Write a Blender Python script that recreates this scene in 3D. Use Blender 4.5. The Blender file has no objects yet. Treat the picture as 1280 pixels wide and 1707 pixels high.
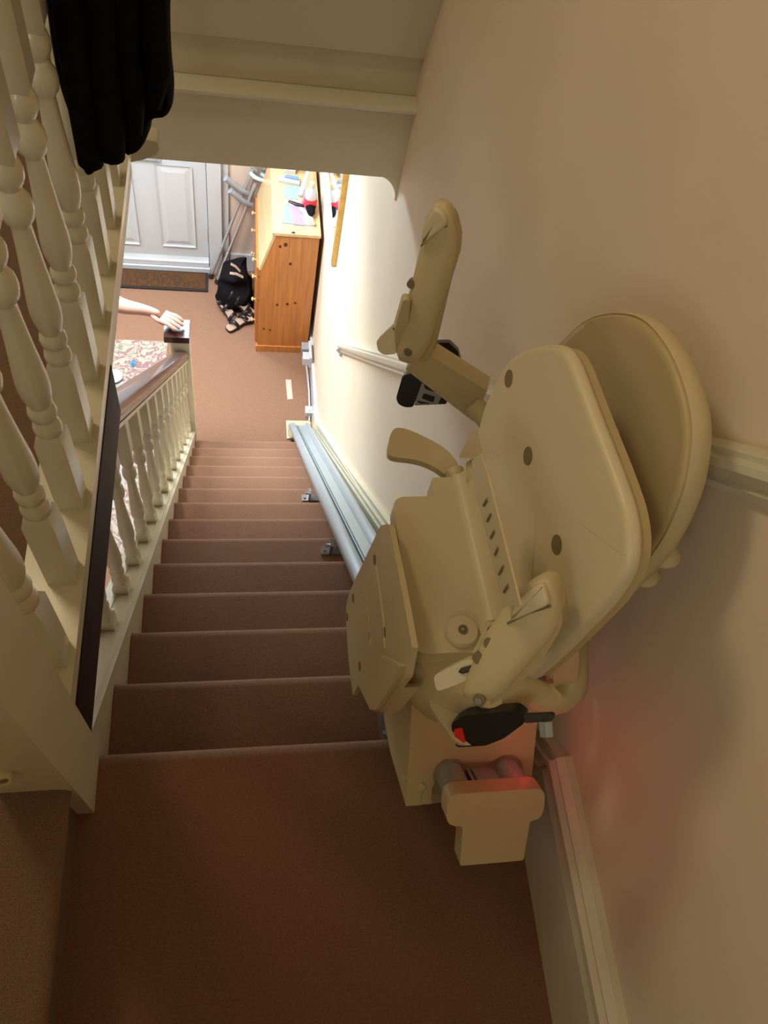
import bpy, bmesh, math, random
from mathutils import Vector as V, Matrix
random.seed(4)
SC = bpy.context.scene
COL = SC.collection

# ------------------------------------------------------------------ camera
CP = V((0.23839, -0.34402, 1.38711)); PIT, YAW, ROL, FPX = 1.01142, 0.35772, 0.30649, 1303.9
def cam_axes():
    cy, sy, cp, sp = math.cos(YAW), math.sin(YAW), math.cos(PIT), math.sin(PIT)
    f = V((sy*cp, cy*cp, -sp)); rt = V((cy, -sy, 0)); up = rt.cross(f)
    c, s = math.cos(ROL), math.sin(ROL)
    return c*rt + s*up, -s*rt + c*up, f
CR, CU, CF = cam_axes()
cd = bpy.data.cameras.new('camera'); cam = bpy.data.objects.new('camera', cd); COL.objects.link(cam)
cd.sensor_fit = 'HORIZONTAL'; cd.sensor_width = 36; cd.lens = 36*FPX/1280; cd.clip_start = 0.02
M3 = Matrix((CR, CU, -CF)).transposed()
cam.matrix_world = Matrix.Translation(CP) @ M3.to_4x4()
SC.camera = cam
# ------------------------------------------------------------------ light and exposure
SC.view_settings.view_transform = 'Standard'; SC.view_settings.look = 'None'
SC.view_settings.exposure = 0.0; SC.view_settings.gamma = 1; SC.view_settings.use_curve_mapping = False
SC.cycles.use_denoising = True; SC.cycles.max_bounces = 8; SC.cycles.diffuse_bounces = 5
SC.cycles.sample_clamp_indirect = 6
w = bpy.data.worlds.new('world'); SC.world = w; w.use_nodes = True
w.node_tree.nodes['Background'].inputs[0].default_value = (0.75, 0.85, 1, 1)
w.node_tree.nodes['Background'].inputs[1].default_value = 0.25
def area(name, loc, target, sx, sy, power, col, spread=180):
    l = bpy.data.lights.new(name, 'AREA'); l.shape = 'RECTANGLE'; l.size = sx; l.size_y = sy
    l.energy = power; l.color = col; l.spread = math.radians(spread)
    o = bpy.data.objects.new(name, l); COL.objects.link(o); o.location = loc
    o.rotation_euler = (V(target)-V(loc)).to_track_quat('-Z', 'Y').to_euler()
    return o
area('fanlight_daylight', (-.34, 3.98, -.37), (-.3, 2.0, -1.7), .85, .42, 74, (.68, .87, 1))
area('hall_window_daylight', (-2.3, 2.9, -1.4), (-.2, 2.6, -2.6), 1.3, 1.3, 17, (.92, .96, 1))
area('hall_ceiling_lamp', (-.60, 2.70, -.02), (-.45, 2.70, -2.6), .7, .7, 60, (.92, .96, 1), 130)
area('landing_window_daylight', (-.75, -1.62, 1.75), (.1, .6, .7), .75, .8, 8.2, (.97, .96, .84))
area('ceiling_lamp', (-.75, 1.0, 2.3), (.4, .4, .6), .4, .4, 10.5, (1, .82, .54))
def point(name, loc, power, col, r=.01):
    l = bpy.data.lights.new(name, 'POINT'); l.energy = power; l.color = col; l.shadow_soft_size = r
    o = bpy.data.objects.new(name, l); COL.objects.link(o); o.location = loc; return o

# ------------------------------------------------------------------ constants
r, g = 0.19, 0.18545
LL = math.hypot(r, g); DV = V((0, g/LL, -r/LL)); NV = V((0, r/LL, g/LL))   # down the pitch / square to it
PS = r/g
FZ = -14*r; XW = 0.74; ZL = 0.19
X3, Y3, Z3 = V((1, 0, 0)), V((0, 1, 0)), V((0, 0, 1))
def SH(x, s, h): return X3*x + DV*s + NV*h
def ray(px, py): return CF + CR*((px-640)/FPX) - CU*((py-853.5)/FPX)
def PX(px, py, ax, val):
    d = ray(px, py); t = (val-CP[ax])/d[ax]; return CP + d*t
def PN(px, py, p0, n):
    d = ray(px, py); n = V(n); t = (V(p0)-CP).dot(n)/d.dot(n); return CP + d*t

# ------------------------------------------------------------------ materials
def mat(name, col, rough=.5, metal=0, noise=0, nscale=30, bump=0, bscale=200, trans=0, coat=0, emis=None, es=0, spec=.5, col2=None, stretch=None, ior=1.45, sheen=0):
    m = bpy.data.materials.new(name); m.use_nodes = True; nt = m.node_tree; b = nt.nodes['Principled BSDF']
    b.inputs['Roughness'].default_value = rough; b.inputs['Metallic'].default_value = metal
    b.inputs['Specular IOR Level'].default_value = spec
    b.inputs['IOR'].default_value = ior
    if sheen: b.inputs['Sheen Weight'].default_value = sheen; b.inputs['Sheen Roughness'].default_value = .45; b.inputs['Sheen Tint'].default_value = (1, .72, .55, 1)
    if trans: b.inputs['Transmission Weight'].default_value = trans
    if coat: b.inputs['Coat Weight'].default_value = coat; b.inputs['Coat Roughness'].default_value = .12
    if emis: b.inputs['Emission Color'].default_value = (*emis, 1); b.inputs['Emission Strength'].default_value = es
    tc = nt.nodes.new('ShaderNodeTexCoord'); mp = nt.nodes.new('ShaderNodeMapping')
    nt.links.new(tc.outputs['Object'], mp.inputs[0])
    if stretch: mp.inputs['Scale'].default_value = stretch
    n = nt.nodes.new('ShaderNodeTexNoise'); n.inputs['Scale'].default_value = nscale; n.inputs['Detail'].default_value = 5
    nt.links.new(mp.outputs[0], n.inputs[0])
    rp = nt.nodes.new('ShaderNodeValToRGB')
    c2 = col2 or tuple(max(0, c*(1-noise)) for c in col)
    rp.color_ramp.elements[0].color = (*c2, 1); rp.color_ramp.elements[1].color = (*[min(1, c*(1+noise*.5)) for c in col], 1)
    rp.color_ramp.elements[0].position = .3; rp.color_ramp.elements[1].position = .7
    nt.links.new(n.outputs[0], rp.inputs[0]); nt.links.new(rp.outputs[0], b.inputs['Base Color'])
    if bump:
        n2 = nt.nodes.new('ShaderNodeTexNoise'); n2.inputs['Scale'].default_value = bscale; n2.inputs['Detail'].default_value = 3
        bp = nt.nodes.new('ShaderNodeBump'); bp.inputs['Strength'].default_value = bump; bp.inputs['Distance'].default_value = .004
        nt.links.new(tc.outputs['Object'], n2.inputs[0]); nt.links.new(n2.outputs[0], bp.inputs['Height']); nt.links.new(bp.outputs[0], b.inputs['Normal'])
    return m
mwall = mat('wall_paint', (.76, .645, .49), .75, noise=.03, nscale=3, bump=.06, bscale=90)
mwallh = mat('hall_wall_paint', (.74, .58, .47), .8, noise=.03, nscale=3)
mceil = mat('ceiling_paint', (.82, .78, .70), .85, noise=.02)
mcream = mat('cream_gloss', (.71, .665, .515), .28, noise=.03, nscale=6, bump=.03, bscale=25, coat=.25)
mcreamd = mat('cream_satin', (.70, .635, .475), .4, noise=.03, nscale=5)
mwhite = mat('white_gloss', (.56, .575, .59), .32, noise=.02, nscale=5, coat=.2)
mcarpet = mat('carpet_pile', (.28, .146, .090), 1, noise=.22, nscale=260, bump=.55, bscale=700, spec=.05, sheen=.7)
mcarpetL = mat('landing_carpet_loop', (.29, .175, .11), 1, noise=.35, nscale=520, bump=1, bscale=600, spec=.05, sheen=.2)
mdark = mat('mahogany', (.045, .016, .012), .28, noise=.35, nscale=8, stretch=(1, .12, .12), coat=.5)
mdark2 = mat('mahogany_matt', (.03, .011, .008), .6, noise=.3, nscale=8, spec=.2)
mpine = mat('pine', (.50, .19, .045), .42, noise=.22, nscale=14, stretch=(3, 3, .22), coat=.2)
mpinel = mat('pine_top', (.66, .44, .22), .35, noise=.15, nscale=14, stretch=(3, .25, 1), coat=.3)  # paler than the pine: strong light on the top put into the colour
mknot = mat('pine_knot', (.10, .03, .012), .5, noise=.4, nscale=60)
mlift = mat('lift_plastic', (.62, .52, .30), .42, noise=.015, nscale=5, bump=.03, bscale=900)
mliftl = mat('lift_plastic_pale', (.68, .585, .375), .40, noise=.015, nscale=5)
mliftv = mat('lift_vinyl', (.52, .41, .21), .45, noise=.02, nscale=4, bump=.05, bscale=600)
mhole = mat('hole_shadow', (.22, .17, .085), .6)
mblk = mat('black_plastic', (.012, .012, .013), .3, noise=.1)
mred = mat('red_button', (.75, .03, .02), .35)
malu = mat('brushed_aluminium', (.44, .53, .58), .36, metal=.45, noise=.05, nscale=12, stretch=(30, 1, 1))
mzinc = mat('zinc_steel', (.45, .46, .47), .35, metal=.9, noise=.2, nscale=50)
mgroove = mat('dark_groove', (.05, .045, .04), .6)
mcloth = mat('black_cloth', (.0075, .007, .008), .9, noise=.3, nscale=40, bump=.2, bscale=300, spec=.1)
mmat = mat('coir', (.14, .062, .026), 1, noise=.5, nscale=220, bump=1, bscale=500, spec=.05)
mrub = mat('rubber_black', (.02, .015, .012), .8)
mskin = mat('skin', (.52, .29, .22), .5, noise=.1, nscale=20)
mglass = mat('clear_plastic', (.95, .95, .95), .05, trans=.9)
mmirror = mat('mirror_glass', (.93, .95, .95), .02, metal=1)
mgold = mat('gold_frame', (.62, .38, .10), .35, metal=.5, noise=.2, nscale=30)
mcrutch = mat('crutch_alloy', (.62, .64, .66), .3, metal=.8)
mgrey = mat('grey_plastic', (.30, .31, .33), .5)
mcuff = mat('pale_blue_cuff', (.50, .72, .82), .4)
mblue = mat('navy_webbing', (.02, .035, .12), .8)
mfootbed = mat('sandal_footbed', (.42, .28, .20), .8, noise=.15, nscale=60)
def solid(name, col, rough=.5): return mat(name, col, rough, noise=.05, nscale=20)

# ------------------------------------------------------------------ mesh helpers
def O(name, bm, m, parent=None, smooth=None, bev=0, seg=2, label=None, cat=None, group=None, kind=None):
    if bev:
        es = [e for e in bm.edges if len(e.link_faces) == 2 and e.calc_face_angle(0) > .45]
        try: bmesh.ops.bevel(bm, geom=es, offset=bev, segments=seg, affect='EDGES', profile=.5, clamp_overlap=True)
        except Exception: pass
    bmesh.ops.recalc_face_normals(bm, faces=bm.faces)
    me = bpy.data.meshes.new(name); bm.to_mesh(me); bm.free()
    for mm in (m if isinstance(m, (list, tuple)) else [m]): me.materials.append(mm)
    o = bpy.data.objects.new(name, me); COL.objects.link(o)
    if smooth is not None:
        for p in me.polygons: p.use_smooth = True
        me.update()
        if smooth < 3:
            try:
                bm2 = bmesh.new(); bm2.from_mesh(me)
                for e in bm2.edges:
                    if len(e.link_faces) == 2 and e.calc_face_angle(0) > smooth: e.smooth = False
                bm2.to_mesh(me); bm2.free()
            except Exception: pass
    if parent:
        o.parent = parent
        if parent.type == 'EMPTY': o.matrix_parent_inverse = Matrix.Translation(-V(parent.location))
    tag(o, label, cat, group, kind)
    return o
def tag(o, label=None, cat=None, group=None, kind=None):
    for k, v in (('label', label), ('category', cat), ('group', group), ('kind', kind)):
        if v: o[k] = v
    return o
def thing(name, loc, label, cat, group=None, kind=None):
    o = bpy.data.objects.new(name, None); COL.objects.link(o); o.location = loc; o.empty_display_size = .05
    tag(o, label, cat, group, kind); return o
def box(bm, x0, x1, y0, y1, z0, z1):
    return slab(bm, [V((x0, y0, z0)), V((x1, y0, z0)), V((x1, y1, z0)), V((x0, y1, z0))], V((0, 0, z1-z0)))
def slab(bm, pts, vec):
    vec = V(vec); a = [bm.verts.new(p) for p in pts]; b = [bm.verts.new(V(p)+vec) for p in pts]; n = len(pts)
    bm.faces.new(a); bm.faces.new(b[::-1])
    for i in range(n): bm.faces.new((a[i], b[i], b[(i+1) % n], a[(i+1) % n]))
    return a+b
def rnd(pts, rads, n=5):
    pts = [V(p) for p in pts]; N = len(pts); out = []
    if not hasattr(rads, '__len__'): rads = [rads]*N
    for i, p in enumerate(pts):
        a = pts[i-1]; c = pts[(i+1) % N]; rr = rads[i]
        if rr <= 0: out.append(p); continue
        u = (a-p); v = (c-p); ru = min(rr, u.length*.48); rv = min(rr, v.length*.48)
        A = p+u.normalized()*ru; B = p+v.normalized()*rv
        for k in range(n+1):
            t = k/n; out.append(A*(1-t)**2+p*(2*t*(1-t))*.9+B*t*t + (A*.5+B*.5)*(2*t*(1-t))*.1)
    return out
def frame_of(d):
    d = V(d).normalized(); up = Z3 if abs(d.z) < .9 else X3
    a = d.cross(up).normalized(); return a, d.cross(a).normalized()
def ring(bm, c, a, b, ra, rb, n): return [bm.verts.new(V(c)+a*(ra*math.cos(2*math.pi*k/n))+b*(rb*math.sin(2*math.pi*k/n))) for k in range(n)]
def skin_rings(bm, rings, cap=True):
    n = len(rings[0])
    for A, B in zip(rings, rings[1:]):
        for k in range(n): bm.faces.new((A[k], A[(k+1) % n], B[(k+1) % n], B[k]))
    if cap: bm.faces.new(rings[0][::-1]); bm.faces.new(rings[-1])
def tube(bm, pts, rad, n=12, flat=1):
    pts = [V(p) for p in pts]; rs = []; prev = None
    for i, p in enumerate(pts):
        d = (pts[min(i+1, len(pts)-1)]-pts[max(i-1, 0)]).normalized()
        if prev is None: a, b = frame_of(d)
        else:
            a = (prev - d*prev.dot(d)).normalized(); b = d.cross(a)
        prev = a; q = rad[i] if hasattr(rad, '__len__') else rad
        rs.append(ring(bm, p, a, b, q, q*flat, n))
    skin_rings(bm, rs)
def lathe(bm, c, prof, n=16, ax=Z3):
    a, b = frame_of(ax) if V(ax) != Z3 else (X3, Y3)
    skin_rings(bm, [ring(bm, V(c)+V(ax)*h, a, b, max(q, 1e-4), max(q, 1e-4), n) for q, h in prof])
def disc(bm, c, nrm, rad, th, n=16): nrm = V(nrm).normalized(); tube(bm, [V(c), V(c)+nrm*th], rad, n)
def B(): return bmesh.new()
def ellip(bm, c, rx, ry, rz, n=14, m=8, rot=None):
    ge = bmesh.ops.create_uvsphere(bm, u_segments=n, v_segments=m, radius=1)
    M = Matrix.Translation(V(c)) @ (rot.to_4x4() if rot else Matrix()) @ Matrix.Diagonal((rx, ry, rz, 1))
    bmesh.ops.transform(bm, matrix=M, verts=ge['verts'])
def dup(root, loc, label=None, group=None):
    c = root.copy(); COL.objects.link(c); c.location = loc
    if label: c['label'] = label
    if group: c['group'] = group
    for ch in list(root.children):
        d = ch.copy(); COL.objects.link(d); d.parent = c
        for k in ch.children:
            e = k.copy(); COL.objects.link(e); e.parent = d
    return c

# ================================================================== SETTING
def struct(name, bm, m, parent=None, **k):
    return O(name, bm, m, parent, kind=None if parent else 'structure', **k)
bm = B(); box(bm, XW, XW+.12, -1.7, 4.2, FZ-.1, 2.45); struct('wall_right', bm, mwall)
bm = B()
for a in ((-2.5, -.83, FZ, .1), (.145, XW, FZ, .1), (-.83, .145, -.08, .1), (-.83, .145, FZ+2.03, FZ+2.06)): box(bm, a[0], a[1], 4.06, 4.2, a[2], a[3])
struct('wall_far', bm, mwallh)
bm = B(); box(bm, -2.5, -2.38, -1.7, 2.2, FZ, .06); box(bm, -2.5, -2.38, 3.6, 4.2, FZ, .06); box(bm, -2.5, -2.38, 2.2, 3.6, FZ, FZ+.7); box(bm, -2.5, -2.38, 2.2, 3.6, FZ+2.1, .06)
struct('wall_left', bm, mwallh)
bm = B(); box(bm, -2.5, XW, -1.82, -1.7, FZ, 1.3); box(bm, -2.5, -1.2, -1.82, -1.7, 1.3, 2.45); box(bm, -.3, XW, -1.82, -1.7, 1.3, 2.45); box(bm, -1.2, -.3, -1.82, -1.7, 2.2, 2.45)
struct('wall_back', bm, mwall)
bm = B(); box(bm, -1.5, -1.4, -1.7, 4.2, .19, 2.45); struct('wall_landing', bm, mwall)
bm = B(); box(bm, -1.4, -.06, -1.7, -.62, ZL, 1.08); struct('wall_light_blocker', bm, mwall)  # unseen block added to keep window light off the quarter landing
bm = B(); box(bm, -2.5, XW+.1, -1.8, 4.2, 2.45, 2.55); struct('ceiling', bm, mceil)
bm = B(); box(bm, -2.5, XW, -1.8, 4.2, FZ-.1, FZ); struct('floor', bm, mcarpet)
# sash window behind the photographer and hall window, thin frames with panes
bm = B()
for a in ((-1.2, -1.16, 1.3, 2.2), (-.34, -.3, 1.3, 2.2), (-1.16, -.34, 1.3, 1.34), (-1.16, -.34, 2.16, 2.2), (-1.16, -.34, 1.73, 1.77)): box(bm, a[0], a[1], -1.78, -1.72, a[2], a[3])
w1 = struct('window_1', bm, mwhite)
bm = B(); box(bm, -1.16, -.34, -1.752, -1.748, 1.34, 2.16); O('pane', bm, mglass, w1)
bm = B()
for a in ((2.2, 2.25, FZ+.7, FZ+2.1), (3.55, 3.6, FZ+.7, FZ+2.1), (2.25, 3.55, FZ+.7, FZ+.75), (2.25, 3.55, FZ+2.05, FZ+2.1), (2.87, 2.93, FZ+.75, FZ+2.05)): box(bm, -2.46, -2.4, a[0], a[1], a[2], a[3])
w2 = struct('window_2', bm, mwhite)
bm = B(); box(bm, -2.432, -2.428, 2.25, 3.55, FZ+.75, FZ+2.05); O('pane', bm, mglass, w2)
# fanlight over the front door
bm = B()
for a in ((-.83, -.79, FZ+2.06, -.08), (.105, .145, FZ+2.06, -.08), (-.79, .105, FZ+2.06, FZ+2.1), (-.79, .105, -.12, -.08), (-.36, -.33, FZ+2.1, -.12)): box(bm, a[0], a[1], 4.07, 4.12, a[2], a[3])
w3 = struct('window_3', bm, mwhite)
bm = B(); box(bm, -.79, .105, 4.093, 4.097, FZ+2.1, -.12); O('pane', bm, mglass, w3)

# landing floors
def noseprof(y0, z, lip=.018, rad=.021, drop=None):
    p = []
    for k in range(7):
        a = math.pi/2 - math.pi*k/6
        p.append((y0-rad+rad*math.cos(a), z-rad+rad*math.sin(a)))
    return p
def extr_x(bm, yz, x0, x1): slab(bm, [V((x0, y, z)) for y, z in yz], V((x1-x0, 0, 0)))
bm = B(); extr_x(bm, [(-1.7, -.12), (-1.7, 0)]+noseprof(0.004, 0)+[(-.022, -.03), (-.022, -.12)], -.03, XW)
struct('floor_quarter_landing', bm, mcarpet, smooth=.6)
bm = B()
pr = []
for k in range(9):
    a = math.pi/2 - math.pi*k/8; pr.append((.008-.02+.02*math.cos(a), ZL-.02+.02*math.sin(a)))
slab(bm, [V((x, -1.7, z)) for x, z in [(-1.4, .04), (-1.4, ZL)]+pr+[(-.012, .14), (-.012, 0), (-.03, 0), (-.03, .04)]], V((0, 1.7-.092, 0)))
struct('floor_upper_landing_near', bm, mcarpetL, smooth=.6)
bm = B(); box(bm, -1.4, -.07, -.092, 4.06, .05, ZL); struct('floor_upper_landing', bm, mcarpetL)
bm = B(); box(bm, -2.4, -.06, -1.7, 4.06, .03, .05); box(bm, -.06, XW, 1.78, 4.06, -.08, -.05); struct('ceiling_hall', bm, mceil)

# ------------------------------------------------------------------ bulkhead over the stairs
t = thing('bulkhead', (.35, 1.76, -.14), 'cream painted stepped timber bulkhead crossing above the stairs', 'bulkhead')
bm = B(); box(bm, -.06, XW, 1.745, 1.80, -.135, .085); O('fascia_board', bm, mcreamd, t, bev=.003)
bm = B(); slab(bm, [V((-.06, y, z)) for y, z in ((1.80, .085), (1.73, .085), (1.718, .093), (1.716, .103), (1.728, .112), (1.80, .116))], V((XW+.06, 0, 0))); O('moulding', bm, mcream, t, smooth=.6)
bm = B(); box(bm, -.06, XW, 1.772, 1.80, .116, .235); O('upper_board', bm, mcreamd, t)
bm = B(); slab(bm, [V((-.06, y, z)) for y, z in ((1.80, .235), (1.752, .232), (1.55, .80), (1.15, 2.45), (1.80, 2.45))], V((XW+.06, 0, 0))); O('sloping_panel', bm, mcreamd, t)
bm = B()
p0 = PX(612, 275, 1, 1.77); p1 = PX(668, 278, 1, 1.77); p2 = PX(664, 311, 1, 1.77)
x1 = XW; z1 = -.135
pts = [V((x1, 1.75, z1))]+[V((x1-.075+.07*math.sin(a), 1.75, z1-.085+.085*math.cos(a))) for a in [math.radians(q) for q in range(0, 91, 11)]]+[V((x1, 1.75, z1-.088))]
slab(bm, pts, V((0, .05, 0))); O('cove_bracket', bm, mcream, t)

# ------------------------------------------------------------------ staircase
t = thing('staircase', (.36, 2.5, FZ), 'straight flight of stairs in tan carpet going down to the hall', 'staircase')
for i in range(1, 14):
    y = i*g; z = -i*r
    prof = [(y-g-.03, z-.05), (y-g-.03, z)]+noseprof(y+.004, z)+[(y-.022, z-.042), (y-.024, z-r+.001), (y-.05, z-r+.001)]
    bm = B(); extr_x(bm, prof, 0.001, XW-.024); O('step', bm, mcarpet, t, smooth=.6)
bm = B(); extr_x(bm, [(-.022, -.03), (-.022, -r+.001), (-.05, -r+.001), (-.05, -.03)], .001, XW-.024); O('riser', bm, mcarpet, t)
bm = B(); y = 14*g-.06
extr_x(bm, [(13*g-.03, FZ), (13*g-.022, FZ), (13*g-.022, -13*r-.03), (13*g-.05, -13*r-.03)], .001, XW-.024); O('riser', bm, mcarpet, t)
# outer string (left) and wall string (right)
def pitched(bm, x0, x1, y0, y1, lo, hi): slab(bm, [V((x0, y0, -PS*y0+lo)), V((x0, y1, -PS*y1+lo)), V((x0, y1, -PS*y1+hi)), V((x0, y0, -PS*y0+hi))], V((x1-x0, 0, 0)))
SO = .072
bm = B(); pitched(bm, -.075, 0, .02, 2.456, -.26, SO-.012); O('string_board', bm, mcreamd, t, bev=.003)
bm = B(); pitched(bm, -.078, .006, .02, 2.456, SO-.012, SO); O('string_capping', bm, mcream, t, bev=.003)
bm = B(); pitched(bm, -.052, -.046, .02, 2.456, SO, SO+.006); pitched(bm, -.012, -.006, .02, 2.456, SO, SO+.006); O('capping_fillet', bm, mcream, t)
bm = B()
slab(bm, [V((XW-.024, -.10, .11-.235)), V((XW-.024, 2.56, FZ)), V((XW-.024, 2.72, FZ)), V((XW-.024, 2.72, FZ+.15)), V((XW-.024, 2.60, -PS*2.60+.165)), V((XW-.024, -.10, PS*.1+.045))], V((.024, 0, 0)))
O('wall_string', bm, mcream, t, bev=.002)
bm = B()
for hi, wd in ((.075, .034), (.10, .028), (.13, .02)): pitched(bm, XW-wd, XW, -.10, 2.6, hi-.03, hi)
O('wall_string_moulding', bm, mcream, t, bev=.006, smooth=.8)
# panel closing the side under the stairs
bm = B(); slab(bm, [V((-.07, .02, FZ)), V((-.07, 2.46, FZ)), V((-.07, 2.46, -PS*2.46-.2)), V((-.07, .02, -.2))], V((.03, 0, 0))); struct('wall_under_stairs', bm, mcreamd)

# right wall trims
bm = B(); box(bm, XW-.02, XW, -1.7, -.10, 0, .155); struct('baseboard_landing', bm, mcream)
def dado_prof(d, hgt):   # moulded section: list of (offset from wall, height)
    return [(0, 0), (.010, 0), (.016, .012), (.012, .018), (.020, .026), (.030, .040), (.030, .052), (.022, .058), (.024, .066), (.012, .072), (0, .072)]
bm = B(); slab(bm, [V((XW-o, -1.7, .155+h*1.15)) for o, h in dado_prof(0, 0)], V((0, 1.6, 0))); struct('trim_1', bm, mcream, smooth=.5)
bm = B(); slab(bm, [V((XW-o, -.9, .9*PS+.815+h)) for o, h in dado_prof(0, 0)], V((0, 3.11, -3.11*PS))); struct('trim_2', bm, mcream, smooth=.5)
bm = B(); slab(bm, [V((XW-o, 2.20, -1.468+h)) for o, h in dado_prof(0, 0)], V((0, 1.86, 0))); struct('trim_3', bm, mwhite, smooth=.5)
bm = B(); box(bm, XW-.018, XW, 2.72, 4.06, FZ, FZ+.14); struct('baseboard_right', bm, mwhite)
bm = B(); box(bm, .2, XW, 4.04, 4.06, FZ, FZ+.14); struct('baseboard_far', bm, mwhite)

# ------------------------------------------------------------------ front door
bm = B(); box(bm, -.735, .052, 4.03, 4.07, FZ+.05, FZ+2.0); d1 = struct('door_1', bm, mwhite, bev=.002)
for (xa, xb, za, zb) in ((-.255, -.03, FZ+.20, FZ+.83), (-.65, -.40, FZ+.20, FZ+.83), (-.255, -.03, FZ+1.0, FZ+1.85), (-.65, -.40, FZ+1.0, FZ+1.85)):
    bm = B(); A = [V((xa, 4.03, za)), V((xb, 4.03, za)), V((xb, 4.03, zb)), V((xa, 4.03, zb))]; c = (A[0]+A[2])/2
    rings = []
    for ins, dy in ((0, 0), (.012, .012), (.022, .014), (.05, -.004)):
        sx = 1-2*ins/(xb-xa); sz = 1-2*ins/(zb-za)
        rings.append([bm.verts.new(V((c.x+(p.x-c.x)*sx, 4.029+dy*-1 if False else 4.0285-dy*.0-(.012 if ins == 0 else .004 if ins < .03 else .010), c.z+(p.z-c.z)*sz))) for p in A])
    skin_rings(bm, rings, cap=False); bm.faces.new(rings[-1]); O('raised_panel', bm, mwhite, d1)
bm = B(); box(bm, .052, .06, 4.022, 4.035, FZ+.26, FZ+.36); tube(bm, [(.056, 4.02, FZ+.255), (.056, 4.02, FZ+.365)], .006, 8); O('hinge', bm, mzinc, d1)
bm = B(); box(bm, -.52, -.215, 4.012, 4.03, FZ+.855, FZ+.925); box(bm, -.50, -.235, 4.0, 4.012, FZ+.868, FZ+.905); O('letter_plate', bm, malu, d1, bev=.003)
bm = B(); box(bm, -.735, .052, 4.0, 4.03, FZ+.05, FZ+.085); slab(bm, [V((-.735, 4.0, FZ+.05)), V((-.735, 4.03, FZ+.11)), V((-.735, 4.03, FZ+.05))], V((.787, 0, 0))); O('weather_bar', bm, mwhite, d1)
bm = B(); box(bm, .058, .145, 4.0, 4.07, FZ, FZ+2.06); box(bm, .145, .19, 4.035, 4.06, FZ, FZ+2.1); box(bm, -.83, -.74, 4.0, 4.07, FZ, FZ+2.06); box(bm, -.74, .058, 4.0, 4.07, FZ+2.005, FZ+2.06); box(bm, -.74, .058, 3.985, 4.07, FZ, FZ+.045)
struct('door_frame_1', bm, mwhite, bev=.004)

# ------------------------------------------------------------------ balusters
def baluster_bm(hb, hts, w=.04, n=20, sc=1):
    """square foot, turned middle, square top; hb foot block height, hts total height"""
    bm = B(); h = w/2
    def blk(z0, z1, ch0, ch1):
        rs = []
        for z, s in ((z0, (h*.72 if ch0 else h)), (z0+(.014 if ch0 else 0), h), (z1-(.014 if ch1 else 0), h), (z1, (h*.72 if ch1 else h))):
            rs.append([bm.verts.new(V((x*s, y*s, z))) for x, y in ((-1, -1), (1, -1), (1, 1), (-1, 1))])
        skin_rings(bm, rs)
    blk(0, hb, False, True)
    z = hb-.008
    prof = [(.62, 0), (.80, .006), (.98, .012), (1.0, .022), (.9, .033), (.72, .040), (.70, .044), (.92, .050), (1.0, .060), (.92, .070), (.74, .078), (.86, .088), (1.02, .104), (1.08, .122), (1.05, .145), (.92, .18), (.80, .215), (.70, .25), (.62, .29), (.66, .294), (.96, .304), (1.06, .318), (1.0, .334), (.70, .347), (.62, .352), (.80, .358), (1.0, .370), (1.02, .382), (.85, .396), (.6, .402)]
    lathe(bm, (0, 0, z), [(q*h*.98, a*sc) for q, a in prof], n)
    blk(z+.396*sc, hts, True, False)
    return bm
def smooth_deg(o, a=.6):
    me = o.data
    for p in me.polygons: p.use_smooth = True
    b2 = bmesh.new(); b2.from_mesh(me)
    for e in b2.edges:
        if len(e.link_faces) == 2 and e.calc_face_angle(0) > a: e.smooth = False
    b2.to_mesh(me); b2.free()

ZC = .262
t = thing('landing_balustrade', (-.03, .6, ZL), 'cream turned-baluster balustrade along the upper landing at left, beside black coat', 'balustrade')
bm = B(); box(bm, -.075, .012, .0145, 1.27, ZC-.026, ZC); O('base_rail', bm, mcream, t, bev=.005)
bm = B(); box(bm, -.070, .005, .0145, 1.27, .170, ZC-.026); O('fascia', bm, mcreamd, t)
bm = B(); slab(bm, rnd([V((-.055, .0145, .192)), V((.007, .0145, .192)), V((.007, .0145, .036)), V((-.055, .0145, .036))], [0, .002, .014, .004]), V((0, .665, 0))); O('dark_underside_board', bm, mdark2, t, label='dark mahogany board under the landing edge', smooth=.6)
b0 = O('baluster', baluster_bm(.185, .86, sc=.86), mcream, t); b0.data.name = 'baluster'
smooth_deg(b0)
b0.matrix_parent_inverse = Matrix.Translation(-V(t.location)); b0.location = (-.018, .08, ZC)
for k in range(1, 10):
    c = b0.copy(); COL.objects.link(c); c.location = (-.018, .08+.13*k, ZC)
bm = B(); slab(bm, rnd([V((-.052, .0145, ZC+.86)), V((.016, .0145, ZC+.86)), V((.02, .0145, ZC+.89)), V((.0, .0145, ZC+.92)), V((-.036, .0145, ZC+.92)), V((-.056, .0145, ZC+.89))], .01), V((0, 1.255, 0))); O('handrail', bm, mdark, t, smooth=.6)
# near newel post
t = thing('newel_post', (-.035, -.036, 0), 'broad square cream newel post at the corner of the upper landing', 'newel post')
bm = B(); box(bm, -.085, .014, -.092, .014, 0, 1.30); O('post', bm, mcreamd, t, bev=.004)
bm = B(); box(bm, -.10, .03, -.107, .03, 1.30, 1.335); O('cap', bm, mdark, t, bev=.008)
# return nosing with rounded end beyond the last baluster
bm = B(); slab(bm, rnd([PX(x, y, 1, 1.30) for x, y in ((150, 286), (205, 273), (240, 266), (262, 257), (266, 247), (262, 236), (150, 222))], [0, 0, .004, .006, .01, .01, 0]), V((0, .05, 0)))
O('landing_nosing_end', bm, mcreamd, None, bev=.003, smooth=.6, label='short cream rail with rounded end below the black coat', cat='rail end')

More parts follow.
